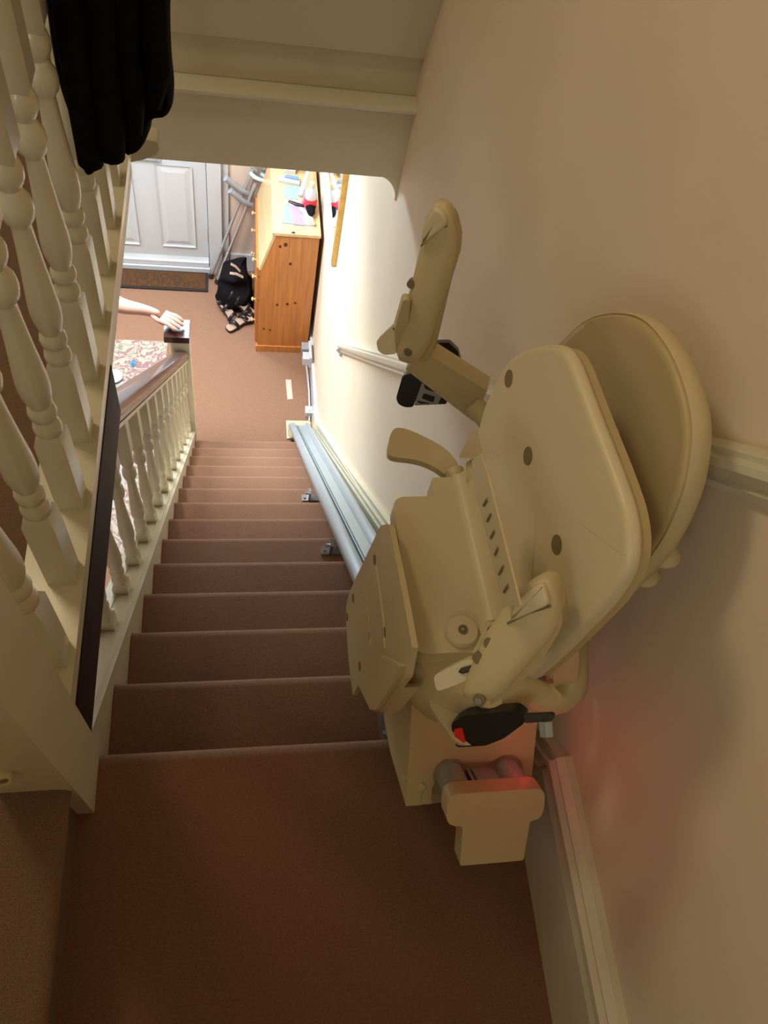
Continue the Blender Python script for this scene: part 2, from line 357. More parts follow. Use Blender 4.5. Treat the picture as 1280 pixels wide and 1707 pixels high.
# lower balustrade
t = thing('stair_balustrade', (-.035, 1.5, -1.4), 'lower cream balustrade with mahogany handrail beside the stairs', 'balustrade')
HR = .725
for k in range(18):
    y = .345+.16*k
    if y > 2.44: break
    top = min(-PS*y+HR-.03, .085); base = -PS*y+SO
    ht = top-base
    if ht < .05: continue
    xc = -.036; w2 = .038
    bm = B()
    if ht > .6:
        bb = baluster_bm(.06, ht, .036, n=14)
    else:
        bb = B(); full = baluster_bm(.06, .75, .036, n=14)
        bmesh.ops.bisect_plane(full, geom=full.verts[:]+full.edges[:]+full.faces[:], plane_co=(0, 0, ht), plane_no=(0, 0, 1), clear_outer=True); bb = full
    for v in bb.verts:
        if v.co.z < .001: v.co.z = -PS*v.co.y
        elif ht > .6 and v.co.z > ht-.001: v.co.z += -PS*v.co.y
        v.co += V((xc, y, base))
    bm.free()
    O('baluster', bb, mcreamd, t, smooth=.6)
y0, y1 = .677, 2.457
sec = rnd([(V((-.062, 0, -.035))), V((-.010, 0, -.035)), V((.0, 0, -.018)), V((-.004, 0, -.008)), V((.004, 0, .006)), V((-.006, 0, .028)), V((-.036, 0, .034)), V((-.066, 0, .028)), V((-.076, 0, .006)), V((-.068, 0, -.008)), V((-.072, 0, -.018))], .006, 3)
bm = B(); slab(bm, [V((p.x-.002, y0, p.z-PS*y0+HR)) for p in sec], V((0, y1-y0, -PS*(y1-y0)))); O('handrail', bm, mdark, t, smooth=.6)
bm = B(); pitched(bm, -.062, -.010, y0, 2.457, HR-.05, HR-.036); O('under_rail_fillet', bm, mcream, t)
# hall newel
t = thing('hall_newel_post', (-.05, 2.5, FZ), 'slim cream newel post with mahogany cap at the foot of the stairs', 'newel post')
bm = B(); box(bm, -.088, .006, 2.458, 2.54, FZ, -1.68); O('post', bm, mcream, t, bev=.004)
bm = B()
slab(bm, [V((-.115, 2.438, -1.68)), V((.008, 2.438, -1.68)), V((.008, 2.56, -1.68)), V((-.115, 2.56, -1.68))], V((0, 0, .04)))
O('cap', bm, mdark, t, bev=.01, seg=3, smooth=.6)
bm = B(); box(bm, -.10, -.006, 2.452, 2.546, -1.695, -1.68); O('cap_moulding', bm, mdark, t, bev=.003)

# ================================================================== STAIRLIFT
def pts_on(lst, ax, val): return [PX(x, y, ax, val) for x, y in lst]
def plane_pts(lst, p0, n): return [PN(x, y, p0, n) for x, y in lst]
def stadium(c, u, v, hu, hv, rad, n=5):
    return rnd([c-u*hu-v*hv, c+u*hu-v*hv, c+u*hu+v*hv, c-u*hu+v*hv], rad, n)
def pillow(L, n, prof):
    """closed solid from an outline: prof = (inset, height along n) rings"""
    n = V(n).normalized(); N = len(L); c = sum(L, V())/N; bm = B(); rs = []
    nr = []
    for i in range(N):
        e = (L[(i+1) % N]-L[i-1]).normalized(); q = n.cross(e)
        if q.dot(c-L[i]) < 0 and False: q = -q
        nr.append(q)
    sg = 1 if sum(nr[i].dot(c-L[i]) for i in range(N)) > 0 else -1
    prof = list(prof)+[(prof[-1][0]+.0025, prof[-1][1])]
    for d, h in prof: rs.append([bm.verts.new(L[i]+nr[i]*sg*d+n*h) for i in range(N)])
    skin_rings(bm, rs, cap=False); bm.faces.new(rs[0][::-1])
    cv = bm.verts.new(c+n*prof[-1][1]); R = rs[-1]
    for i in range(N): bm.faces.new((R[i], R[(i+1) % N], cv))
    return bm
def smooth_loop(P, n=6):
    out = []; N = len(P)
    for i in range(N):
        a, b, c, d = P[i-1], P[i], P[(i+1) % N], P[(i+2) % N]
        for k in range(n):
            u = k/n; out.append(.5*((2*b)+(c-a)*u+(2*a-5*b+4*c-d)*u*u+(3*b-a-3*c+d)*u**3))
    return out
S0 = -.285; HT = .09
def rx(s): return .531 + (s-S0)/3.97*.030        # left edge of the rail; it runs a little out of true
S1 = 3.70
t = thing('stairlift_rail', (.60, 2.5, -2.5), 'long aluminium stairlift rail running down beside the wall', 'rail')
def rail_sec(dx0, dx1, h0, h1, n=0): return [(dx0, h0), (dx1, h0), (dx1, h1), (dx0, h1)]
def rail_piece(bm, sec, s0=S0, s1=S1):
    a = [SH(rx(s0)+x, s0, h) for x, h in sec]; b = []
    for x, h in sec:
        s = s1
        P = SH(rx(s)+x, s, h)
        if P.z < FZ+.004: s = (s*DV.z+h*NV.z-(FZ+.004))/-DV.z*0+((FZ+.004)-h*NV.z)/DV.z; P = SH(rx(s)+x, s, h)
        b.append(P)
    A = [bm.verts.new(p) for p in a]; Bv = [bm.verts.new(p) for p in b]; n = len(A)
    bm.faces.new(A); bm.faces.new(Bv[::-1])
    for i in range(n): bm.faces.new((A[i], Bv[i], Bv[(i+1) % n], A[(i+1) % n]))
def circ(cx, ch, rad, n=14): return [(cx+rad*math.cos(2*math.pi*k/n), ch+rad*math.sin(2*math.pi*k/n)) for k in range(n)]
bm = B(); rail_piece(bm, circ(.021, HT-.021, .021)); O('left_tube', bm, malu, t, smooth=.7)
bm = B(); rail_piece(bm, circ(.110, HT-.021, .021)); O('right_tube', bm, malu, t, smooth=.7)
bm = B(); rail_piece(bm, [(.016, HT-.040), (.016, .022), (.026, .012), (.105, .012), (.115, .022), (.115, HT-.040), (.09, HT-.020), (.09, HT-.014), (.055, HT-.014), (.055, HT-.022), (.051, HT-.022), (.051, HT-.014), (.047, HT-.014), (.047, HT-.034), (.038, HT-.034), (.038, HT-.030)]); O('web', bm, malu, t)
bm = B(); rail_piece(bm, [(.037, HT-.036), (.048, HT-.036), (.048, HT-.0335), (.037, HT-.0335)]); O('groove', bm, mgroove, t)
# cap at the upper end: T-shaped plate
def capsec(x0, e=0):
    w0, w1 = -.006, .137
    P = [(w0, HT+.004), (w1, HT+.004), (w1, .046), (.118, .042), (.114, -.022), (.019, -.022), (.019, .042), (w0, .046)]
    return P
bm = B()
P = rnd([SH(rx(S0)+x, S0-.03, h) for x, h in capsec(0)], [.016, .016, .016, .004, .004, .004, .004, .016], 4)
slab(bm, P, DV*.03); O('end_cap', bm, mlift, t, bev=.002, smooth=.6, label='cream T-shaped end cap of the rail')
bm = B(); s = 3.66; box(bm, rx(s)-.008, rx(s)+.142, 2.56, 2.70, FZ, FZ+.012); slab(bm, [SH(rx(s)+x, s-.02, h) for x, h in ((-.003, .0), (.135, .0), (.135, HT+.003), (-.003, HT+.003))], DV*.03); O('foot_cap', bm, mliftl, t, bev=.003)
for i in (5, 8):
    z = -i*r; yy = i*g-.06
    bm = B(); box(bm, rx(1)-.022, rx(1)+.10, yy-.008, yy+.022, z, z+.005); box(bm, rx(1)+.004, rx(1)+.014, yy-.008, yy+.022, z, z+.06); disc(bm, (rx(1)-.010, yy+.007, z+.005), Z3, .006, .007, 8); disc(bm, (rx(1)+.004, yy+.007, z+.04), -X3, .006, .012, 8)
    O('bracket', bm, mzinc, t)
# small status light glowing red under the carriage against the wall (it is lit in the photo)
bm = B(); disc(bm, (.735, -.03, .33), -X3, .004, .006, 8)

t = thing('stairlift_chair', (.60, .0, .05), 'folded cream stairlift chair parked at the top of the stairs', 'stairlift')
# --- carriage box: straddles the rail, front face square to the rail with cut-out
SA = -.227
bx0, bx1 = .491, .684
P2 = [(bx0, .020), (.527, .020), (.527, .048)]
P2 += [(.5525+.027*math.cos(a), .069+.027*math.sin(a)) for a in [math.radians(q) for q in (215, 190, 165, 140, 115, 90, 65, 45)]]
P2 += [(.580, .086), (.616, .086)]
P2 += [(.6415+.027*math.cos(a), .069+.027*math.sin(a)) for a in [math.radians(q) for q in (135, 115, 90, 65, 40, 15, -10, -35)]]
P2 += [(.662, .035), (bx1, .035), (bx1, .20), (bx0, .20)]
bm = B(); slab(bm, [SH(x, SA, h) for x, h in P2], DV*.06); bmesh.ops.triangulate(bm, faces=[f for f in bm.faces if len(f.verts) > 8], ngon_method='EAR_CLIP')
O('carriage_front', bm, mlift, t, label='cream carriage housing gripping the rail')
bm = B()
side = [(SA-.001, .020), (-.10, .034), (-.018, .071), (.20, .06), (.20, .20), (SA-.001, .20)]
slab(bm, [SH(bx0-.003, s, h) for s, h in side], V((.022, 0, 0))); O('carriage_side', bm, mlift, t)
bm = B(); slab(bm, [SH(bx0+.01, s, h) for s, h in ((SA+.05, HT+.02), (.20, HT+.02), (.20, .20), (SA+.05, .20))], V((.175, 0, 0))); O('carriage_back', bm, mlift, t)
for s, h in ((-.14, .075), (-.20, .05)):
    bm = B(); disc(bm, SH(bx0-.002, s, h), -X3, .005, .003, 10); O('screw', bm, mliftl, t)
bm = B(); disc(bm, SH(.509, SA, .052), -DV, .006, .004, 12); O('screw', bm, mliftl, t)
# zinc safety plate beside the carriage
bm = B(); PB = plane_pts([(627, 1186), (641, 1186), (650, 1232), (634, 1232)], (.505, 0, 0), (1, 0, 0)); slab(bm, PB, V((.004, 0, 0))); disc(bm, PX(641, 1222, 0, .505), -X3, .005, .004, 8); O('steel_plate', bm, mzinc, t)
# --- column under the seat
bm = B()
c0 = V((.595, .03, .02)); 
tube(bm, [V((.585, .03, .20)), V((.57, .02, .33)), V((.548, .01, .38)), V((.538, .005, .42)), V((.53, .0, .455)), V((.53, .0, .47))], [.07, .085, .094, .096, .088, .07], 28)
O('column', bm, mlift, t, smooth=.9)
# --- seat base plate (horizontal), with raised hinge lip
ZB = .50
base = pts_on([(655, 836), (668, 828), (722, 827), (719, 796), (776, 795), (822, 800), (880, 1030), (852, 1088), (770, 1087), (706, 1091), (691, 1082)], 2, ZB)
bm = B(); slab(bm, rnd(base, [.012, .006, .004, .006, .004, .01, .01, .01, .0, .012, .012], 4), V((0, 0, -.032))); O('seat_base', bm, mliftl, t, bev=.003, smooth=.6)
# curved lip: swept profile along Y from far to near
a0 = PX(755, 803, 2, ZB); a1 = PX(811, 1050, 2, ZB)
bm = B(); ddy = a1-a0
prof = [(0, .0), (.006, .001), (.011, .004), (.015, .010), (.018, .020), (.0195, .032), (.022, .036), (.025, .036), (.027, .032), (.027, -.03), (0, -.03)]
slab(bm, [a0+V((x, .012, z)) for x, z in prof], ddy); O('seat_base_lip', bm, mliftl, t, smooth=.9)
bm = B(); pp = pts_on([(768, 1055)], 2, ZB)[0]; lathe(bm, pp, [(.0, 0), (.021, 0), (.0215, .006), (.019, .010), (.008, .0105)], 24); o = O('bump_stop', bm, mliftl, t, smooth=.6)
bm = B(); lathe(bm, pp+V((0, 0, .0105)), [(.0, 0), (.0062, 0), (.0062, .0015), (.004, .0015), (.004, .0006), (0, .0006)], 16); O('screw', bm, mhole, o)
bm = B(); lathe(bm, pp+V((0, 0, .0112)), [(.0, 0), (.0028, 0), (.0026, .0012), (0, .0014)], 12); O('screw_socket', bm, mzinc, o)
# --- folded footrest (vertical plate facing the stairs)
XFt = .43
fr = pts_on([(634, 876), (648, 873), (671, 990), (687, 1080), (678, 1128), (634, 1187), (622, 1186), (606, 1140), (600, 1135), (588, 1160), (581, 1100), (575, 1015), (583, 985)], 0, XFt)
bm = B(); slab(bm, rnd(fr, [.01, .01, .0, .0, .004, .008, .006, .004, .004, .004, .0, .03, .02], 4), V((.007, 0, 0))); ft = O('footrest', bm, mlift, t, bev=.002, smooth=.6)
for x, y in ((625, 933), (589, 997), (579, 1028), (641, 1054), (600, 1111)):
    bm = B(); disc(bm, PX(x, y, 0, XFt)+V((.004, 0, 0)), -X3, .0075, .0055, 14); O('screw_hole', bm, mhole, ft)
# raised inner panel line
bm = B(); tube(bm, pts_on([(628, 945), (634, 985), (641, 1040), (642, 1080)], 0, XFt), .0022, 6); O('rib', bm, mliftl, ft)
bm = B(); P = pts_on([(642, 1092), (676, 1108), (668, 1134), (636, 1182), (626, 1183), (604, 1138)], 0, XFt); slab(bm, rnd(P, .006, 3), V((-.008, 0, 0))); O('lower_flap', bm, mlift, ft, bev=.002)
bm = B(); P = pts_on([(667, 1140), (674, 1146), (640, 1189), (632, 1189)], 0, .440); slab(bm, P, V((.02, 0, 0))); O('flap_edge', bm, mliftl, ft)
def text_mesh(name, s, size, origin, xdir, ydir, m, parent=None, ext=.0012, align='CENTER', mirror=False):
    cu = bpy.data.curves.new(name, 'FONT'); cu.body = s; cu.size = size; cu.extrude = ext; cu.align_x = align; cu.align_y = 'CENTER'
    o = bpy.data.objects.new(name, cu); COL.objects.link(o)
    dg = bpy.context.evaluated_depsgraph_get(); me = bpy.data.meshes.new_from_object(o.evaluated_get(dg)); bpy.data.objects.remove(o)
    X = V(xdir).normalized(); Y = V(ydir); Y = (Y-X*Y.dot(X)).normalized(); Z = X.cross(Y)
    M = Matrix.Translation(V(origin)) @ Matrix((X, Y, Z)).transposed().to_4x4()
    me.transform(M); bm = bmesh.new(); bm.from_mesh(me); bpy.data.meshes.remove(me)
    return O(name, bm, m, parent)
ta, tb = PX(606, 978, 0, XFt), PX(619, 1078, 0, XFt)
text_mesh('embossed_lettering', 'BROOKS', .026, (ta+tb)/2, tb-ta, V((0, .35, 1)), mliftl, ft, ext=.0011)
# --- folded seat (underside shows)
nS = V((-1, -.04, .10)).normalized(); pS = V((.555, .1, .7))
seat = plane_pts([(792, 728), (806, 672), (838, 606), (868, 582), (905, 573), (935, 575), (952, 600), (985, 690), (1020, 780), (1044, 850), (1051, 905), (1044, 955), (1010, 1008), (930, 1090), (880, 1135), (866, 1130), (864, 1040), (853, 975), (832, 888), (808, 790), (799, 755)], pS, nS)
bm = pillow(rnd(seat, .014, 3), nS, [(.001, -.014), (0, -.010), (.0005, -.006), (.002, -.003), (.004, -.001), (.007, 0)]); st = O('seat_pan', bm, mliftl, t, smooth=2)
seat2 = [p+(p-pS)*.0-nS*.012 for p in seat]
bm = B(); c = sum(seat, V())/len(seat); slab(bm, rnd([c+(p-c)*.985-nS*.012 for p in seat], .014, 3), -nS*.012); O('seat_cushion', bm, mliftv, t, bev=.004, seg=3, smooth=.8, label='tan vinyl seat cushion edge')
for x, y in ((848, 631), (880, 760), (928, 908)):
    bm = B(); c = PN(x, y, pS, nS); disc(bm, c-nS*.004, nS, .0105, .0046, 18); o = O('screw_hole', bm, mhole, st)
    bm = B(); tube(bm, [c-nS*.0005, c+nS*.0012], .0115, 18); bm.free()
# wedge bracket at lower-left of seat
bm = B(); P = plane_pts([(764, 763), (787, 718), (796, 718), (806, 765)], (.545, 0, 0), (1, 0, 0)); slab(bm, P, V((.018, 0, 0))); O('hinge_wedge', bm, mlift, t)
# hinge bar with slits behind the lip
h0 = PX(780, 770, 0, .578); h1 = PX(858, 1010, 0, .592)
hp = plane_pts([(786, 768), (800, 756), (812, 790), (858, 975), (866, 1008), (838, 1012), (790, 808)], (.553, 0, 0), (1, 0, .1))
bm = B(); slab(bm, hp, V((.002, 0, 0))); hb = O('hinge_cover', bm, mlift, t)
for (xa, ya, xb, yb) in ((813, 832, 807, 843), (819, 857, 813, 869), (825, 885, 819, 897), (831, 913, 826, 925), (840, 944, 833, 957), (848, 975, 841, 987)):
    a, b = PN(xa, ya, (.553, 0, 0), (1, 0, .1)), PN(xb, yb, (.553, 0, 0), (1, 0, .1))
    bm = B(); tube(bm, [a-X3*.0006, b-X3*.0006], .0014, 6); O('vent_slit', bm, mhole, hb)
# far end cheek under lever
bm = B(); tube(bm, [PX(790, 770, 0, .565), PX(800, 800, 0, .57), PX(786, 812, 0, .56)], [.012, .02, .012], 14); O('hinge_end', bm, mlift, t, smooth=.9)
# --- backrest: big oval shell with recessed pad, almost against the wall
nB = V((-1, 0, .0)); XB = .650
rimpts = [(905, 600), (935, 568), (975, 532), (1020, 518), (1068, 526), (1108, 566), (1138, 625), (1156, 700), (1152, 775), (1135, 840), (1100, 912), (1050, 972), (990, 1025), (930, 1060), (860, 1000), (830, 860), (850, 700)]
rim = pts_on(rimpts, 0, XB)
L = smooth_loop(rim); c = sum(L, V())/len(L); L = [c+(p-c)*.985 for p in L]; c = sum(L, V())/len(L)
def shell(name, L, c, steps, m, par, **k):
    bm = B(); rs = [[bm.verts.new(c+(p-c)*s+V((dx, 0, 0))) for p in L] for s, dx in steps]
    skin_rings(bm, rs); return O(name, bm, m, par, smooth=1.0, **k)
shell('backrest_shell', L, c, [(.97, .006), (1.0, .0), (1.006, .003), (1.008, .010), (1.0, .020), (.95, .026)], mlift, t)
shell('backrest_pad', L, c, [(.80, -.002), (.93, -.003), (.972, -.004), (.988, -.001), (.99, .008)], mliftv, t, label='tan padded face of the backrest')
for x, y in ((1108, 925), (1075, 958)):
    bm = B(); p = PX(x, y, 0, .68); ellip(bm, p, .018, .016, .010); O('back_clip', bm, mlift, t, smooth=1)
# --- arms
def armloft(st, p0, n, th, ex=3.2, N=20):
    n = V(n).normalized(); bm = B(); rs = []
    PL = [(PN(*a, p0, n), PN(*b, p0, n)) for a, b in st]
    for i, (a, b) in enumerate(PL):
        m = (a+b)/2; u = (b-a)/2; k = [.45, .85, 1][min(i, len(PL)-1-i, 2)]
        ring_ = []
        for j in range(N):
            t_ = 2*math.pi*j/N; c_, s_ = math.cos(t_), math.sin(t_)
            x = math.copysign(abs(c_)**(2/ex), c_); y = math.copysign(abs(s_)**(2/ex), s_)
            ring_.append(bm.verts.new(m-n*th*.5+u*x+n*(th*.5*k*y)))
        rs.append(ring_)
    skin_rings(bm, rs); return bm
def arm_build(core, p0, n, th, wide, cap, capcut, holes, screw, label):
    n = V(n).normalized()
    bm = armloft(core, p0, n, th); a = O('armrest', bm, mlift, t, smooth=2, label=label)
    Q = plane_pts(cap, V(p0)+n*.004, n); bm = pillow(rnd(Q, [.006]*len(Q), 3), n, [(0, -.02), (0, -.002), (.0008, .0), (.002, .001)]); O('end_pad', bm, mliftl, a, smooth=2)
    bm = B(); tube(bm, [p+n*.0008 for p in plane_pts(capcut, p0, n)], .0012, 6); O('pad_seam', bm, mhole, a)
    for (x, y) in holes:
        c = PN(x, y, p0, n); bm = B(); disc(bm, c-n*.0125, n, .0062, .0102, 14)
        bmesh.ops.transform(bm, matrix=Matrix.Translation(c) @ Matrix.Rotation(0, 4, 'X') @ Matrix.Translation(-c), verts=bm.verts); O('screw_hole', bm, mhole, a)
    c = PN(*screw, p0, n); bm = B(); disc(bm, c-n*.001, n, .0065, .0022, 16); s = O('bolt', bm, mhole, a); bm = B(); disc(bm, c+n*.001, n, .0038, .002, 12); O('bolt_head', bm, mzinc, s)
    return a
# far arm
pf = V((.475, .42, .55)); nf = V((-.45, -.86, .22))
af = arm_build([((672,611),(684,612)), ((660,604),(700,604)), ((656,592),(711,587)), ((660,570),(717,572)), ((663,550),(722,556)), ((669,524),(730,528)), ((681,480),(742,486)), ((692,432),(754,444)), ((697,412),(758,420)), ((700,388),(758,396)), ((706,367),(753,372)), ((716,349),(746,354)), ((724,342),(738,346))], pf, nf, .036,
    [.01, .006, .008, .02, .02, .03, .03, .01, .01, .02, .012, .01, .02, .02, .01, .012, .01], [(724, 345), (741, 356), (746, 376), (702, 410), (703, 380)], [(745, 376), (728, 384), (713, 396), (702, 410)], [(684, 476), (673, 515)], (680, 587), 'folded armrest at the far side')
bm = B(); P = plane_pts([(748, 352), (756, 362), (764, 395), (762, 425), (748, 470), (720, 590), (706, 605), (700, 600), (716, 560), (745, 440), (752, 400)], pf-nf.normalized()*.012, nf); slab(bm, rnd(P, .004, 3), -nf.normalized()*.02); O('arm_edge', bm, mliftv, af, bev=.003)
# toggle control on its hinge end
def toggle(P, p0, n, th, slot, parent):
    bm = B(); slab(bm, rnd(plane_pts(P, p0, n), .004, 3), -V(n).normalized()*th); o = O('toggle_switch', bm, mliftl, parent, bev=.002, smooth=.7)
    bm = B(); tube(bm, [p+V(n).normalized()*.0008 for p in plane_pts(slot, p0, n)], [.0008]+[.0032]*(len(slot)-2)+[.0008] if len(slot) > 2 else .003, 8); O('slot', bm, mgroove, o)
toggle([(627, 569), (655, 542), (668, 540), (670, 556), (660, 590), (640, 592), (630, 585)], V((.47, .43, .52)), (-.3, -.8, .5), .02, [(655, 549), (660, 546), (668, 544)], af)
bm = B(); slab(bm, rnd([PX(x, y, 1, .43) for x, y in ((658, 548), (672, 500), (684, 500), (676, 590), (660, 590))], .004, 3), V((0, .012, 0))); O('arm_pivot', bm, mlift, af, bev=.003)
# far arm bracket: flat bar running back to the seat frame
A = [PN(690, 598, (.49, .42, .5), (0, 1, 0)), PN(705, 585, (.49, .42, .5), (0, 1, 0)), PX(812, 652, 0, .615), PX(788, 702, 0, .615), PN(676, 616, (.49, .42, .5), (0, 1, 0))]
bm = B(); slab(bm, A[1:], V((.01, .028, 0))); O('arm_bracket', bm, mlift, t, bev=.004, smooth=.7)
bm = B(); tube(bm, [V((.60, .40, .46)), V((.655, .36, .42)), V((.66, .25, .42)), V((.66, .0, .42)), V((.66, -.04, .42))], .018, 12, flat=.9); O('rear_frame_bar', bm, mlift, t, smooth=1)
bm = B(); tube(bm, [V((.655, .15, .42)), V((.665, .14, .60)), V((.668, .13, .75))], .022, 12); O('back_post', bm, mlift, t, smooth=1)
# near arm
pn = V((.49, -.105, .70)); nn = V((-.62, -.55, .56))
an = arm_build([((785,1176),(800,1180)), ((764,1165),(820,1173)), ((763,1152),(842,1154)), ((776,1120),(866,1126)), ((790,1087),(893,1095)), ((805,1056),(915,1068)), ((828,1025),(929,1040)), ((849,996),(930,1012)), ((870,979),(926,989)), ((890,968),(917,971)), ((900,965),(908,966))], pn, nn, .040,
    [.01, .01, .02, .02, .02, .03, .02, .02, .012, .01, .01, .02, .02, .01, .01, .01], [(906, 970), (918, 1008), (848, 1038), (852, 1015), (872, 990)], [(846, 1039), (880, 1022), (918, 1010)], [(814, 1075), (795, 1099)], (799, 1167), 'folded armrest nearest the landing')
bm = B(); P = plane_pts([(908, 964), (926, 976), (938, 1020), (936, 1045), (905, 1100), (862, 1142), (826, 1172), (812, 1176), (850, 1130), (900, 1080), (920, 1040), (918, 1000)], pn-nn.normalized()*.014, nn); slab(bm, rnd(P, .006, 3), -nn.normalized()*.022); O('arm_edge', bm, mliftv, an, bev=.003)
toggle([(722, 1127), (750, 1112), (780, 1098), (796, 1104), (788, 1128), (765, 1140), (728, 1153)], V((.452, -.118, .62)), (-.45, -.45, .75), .02, [(765, 1120), (770, 1118), (788, 1113), (792, 1112)], an)
bm = B(); slab(bm, rnd(plane_pts([(788, 1086), (800, 1062), (812, 1045), (806, 1100), (795, 1110)], (.47, -.11, .62), nn), .003, 3), -nn.normalized()*.012); O('arm_pivot', bm, mlift, an)
# near arm bracket sweeping round behind the back
q = [PX(815, 1160, 2, .47), PX(870, 1150, 2, .45), PX(915, 1166, 2, .44), PX(950, 1150, 2, .45), PX(953, 1105, 2, .47), PX(940, 1055, 2, .50)]
L2 = smooth_loop(q, 5)[:5*5+1]
bm = B(); tube(bm, L2, .020, 12, flat=1); O('arm_bracket', bm, mlift, t, smooth=1)
bm = B(); slab(bm, plane_pts([(838, 1135), (880, 1142), (930, 1160), (965, 1150), (945, 1188), (905, 1192), (862, 1186), (815, 1178)], (0, -.09, .40), (.1, -.7, .7)), V((0, .01, -.016))); O('bracket_plate', bm, mlift, t, bev=.003)
bm = B(); P = rnd(pts_on([(895, 1062), (962, 1062), (966, 1100), (960, 1150), (925, 1150), (918, 1100)], 1, -.06), .006, 3); slab(bm, P, V((0, .02, 0))); O('side_bracket', bm, mliftl, t, bev=.003)
# levers (paddles), far and near
bm = B(); P = pts_on([(645, 752), (652, 716), (668, 711), (705, 726), (742, 746), (762, 768), (770, 792), (745, 793), (720, 775), (690, 765), (652, 762)], 2, .47); slab(bm, rnd(P, [.01, .015, .015, .02, .02, .02, .003, .003, .02, .02, .012], 4), V((0, 0, -.012))); O('swivel_lever', bm, mlift, t, bev=.003, smooth=.8)
bm = B(); tube(bm, [PX(757, 785, 2, .48), PX(762, 800, 2, .48)], .014, 14); O('lever_boss', bm, mlift, t, smooth=.8)
bm = B(); P = pts_on([(712, 1170), (722, 1159), (800, 1155), (880, 1165), (886, 1195), (840, 1236), (765, 1245), (742, 1215)], 2, .445); slab(bm, rnd(P, [.01, .01, .01, .01, .02, .02, .02, .04], 4), V((0, 0, -.010))); O('swivel_lever', bm, mliftl, t, bev=.002, smooth=.8)
# --- buckles
def poly(lst, p0, n, th, rr, m, nm, par, **k):
    bm = B(); slab(bm, rnd(plane_pts(lst, p0, n), rr, 3), -V(n).normalized()*th); return O(nm, bm, m, par, bev=.002, smooth=.8, **k)
nb = V((-.5, -.6, .6)); pb = V((.50, -.13, .42))
bk = poly([(752, 1206), (772, 1193), (860, 1184), (876, 1196), (874, 1206), (838, 1232), (810, 1243), (762, 1246), (756, 1238)], pb, nb, .022, .004, mblk, 'buckle', t, label='black seat-belt buckle with red button')
poly([(756, 1216), (770, 1214), (776, 1238), (760, 1241)], pb+nb*.003, nb, .006, .002, mred, 'release_button', bk)
poly([(872, 1192), (922, 1190), (925, 1196), (918, 1202), (874, 1206)], pb, nb, .006, .003, mgroove, 'buckle_stalk', bk)
bm = B(); c = PN(910, 1203, pb, nb); tube(bm, [c, c-V((.0, .016, .006))], .0085, 6); O('bolt', bm, malu, bk)
nb2 = V((-.3, -.8, .5)); pb2 = V((.53, .45, .45))
b2_ = poly([(718, 572), (748, 571), (763, 585), (769, 608), (764, 626), (700, 600)], pb2, nb2, .02, .003, mblk, 'belt_tongue_cover', t, label='black belt fitting behind the far arm')
b3 = poly([(660, 664), (671, 626), (686, 622), (706, 636), (688, 679), (675, 679), (664, 674)], pb2-nb2*.0, nb2, .02, .004, mblk, 'buckle', t, label='black belt buckle hanging below the far arm')
poly([(690, 676), (703, 638), (745, 660), (738, 674)], pb2+nb2*.0, nb2, .008, .002, mgrey, 'tongue_plate', b3)
poly([(706, 638), (716, 640), (736, 658), (708, 648)], pb2+nb2*.002, nb2, .004, .002, mblk, 'tongue_slot', b3)
poly([(706, 656), (725, 662), (722, 671), (703, 664)], pb2+nb2*.002, nb2, .004, .002, mblk, 'tongue_slot', b3)
poly([(694, 668), (716, 673), (700, 673)], pb2+nb2*.002, nb2, .004, .001, mblk, 'tongue_slot', b3)
poly([(736, 661), (746, 668), (743, 674), (730, 673)], pb2+nb2*.002, nb2, .012, .002, mblk, 'belt_end', b3)
# red indicator lamp tucked between carriage and wall, its glow, and an added wall glow
bm = B(); disc(bm, SH(.640, SA+.002, .150), -DV, .004, .006, 8)
O('indicator_lamp', bm, mat('red_led', (.8, .02, .05), .3, emis=(1, .03, .09), es=25), t)

point('indicator_glow', tuple(SH(.655, SA-.045, .112)), .007, (1, .02, .10), .008)
point('added_red_glow', (.615, -.15, .40), .04, (1, .04, .08), .02)  # extra red light added to tint the wall; no lamp stands here

# ================================================================== HALL
# ---- pine bureau
BX0, BX1, BY0, BY1, BT = .372, .712, 3.29, 3.97, -1.67
t = thing('bureau', (.54, 3.63, FZ), 'knotty pine bureau with sloping front standing against the right wall', 'bureau')
side = [(BX0+.006, FZ+.05), (BX1, FZ+.05), (BX1, BT-.018), (BX0+.080, BT-.018), (BX0+.006, BT-.27)]
for y in (BY0, BY1-.02):
    bm = B(); slab(bm, [V((x, y, z)) for x, z in side], V((0, .02, 0))); sp = O('side_panel', bm, mpine, t, bev=.002)
    if y == BY0:
        for k in range(1, 4):
            x = BX0+.02+k*.075
            bm = B(); box(bm, x, x+.0015, y-.0008, y, FZ+.06, BT-.03 if k > 1 else BT-.20); O('board_joint', bm, mat('joint_%d' % k, (.36, .13, .035), .6), sp)
        for (px, py, s) in ((489, 390, .013), (511, 394, .010), (476, 408, .012), (467, 411, .009), (484, 440, .010), (462, 508, .009), (479, 507, .010), (492, 505, .008), (440, 548, .007), (450, 550, .007)):
            c = PX(px, py, 1, BY0)
            bm = B(); tube(bm, [c+V((0, -.0008, 0)), c+V((0, .002, 0))], s*.95, 12, flat=1.3); O('knot', bm, mknot, sp)
bm = B(); box(bm, BX0+.006, BX1, BY0+.02, BY1-.02, FZ+.05, FZ+.07); box(bm, BX1-.01, BX1, BY0+.02, BY1-.02, FZ+.07, BT-.02); O('carcass', bm, mpine, t)
bm = B(); box(bm, BX0+.070, BX1+.006, BY0-.008, BY1+.008, BT-.018, BT); O('top', bm, mpinel, t, bev=.004)
bm = B(); box(bm, BX0-.004, BX1, BY0-.010, BY1+.01, FZ, FZ+.055); O('plinth', bm, mpine, t, bev=.005)
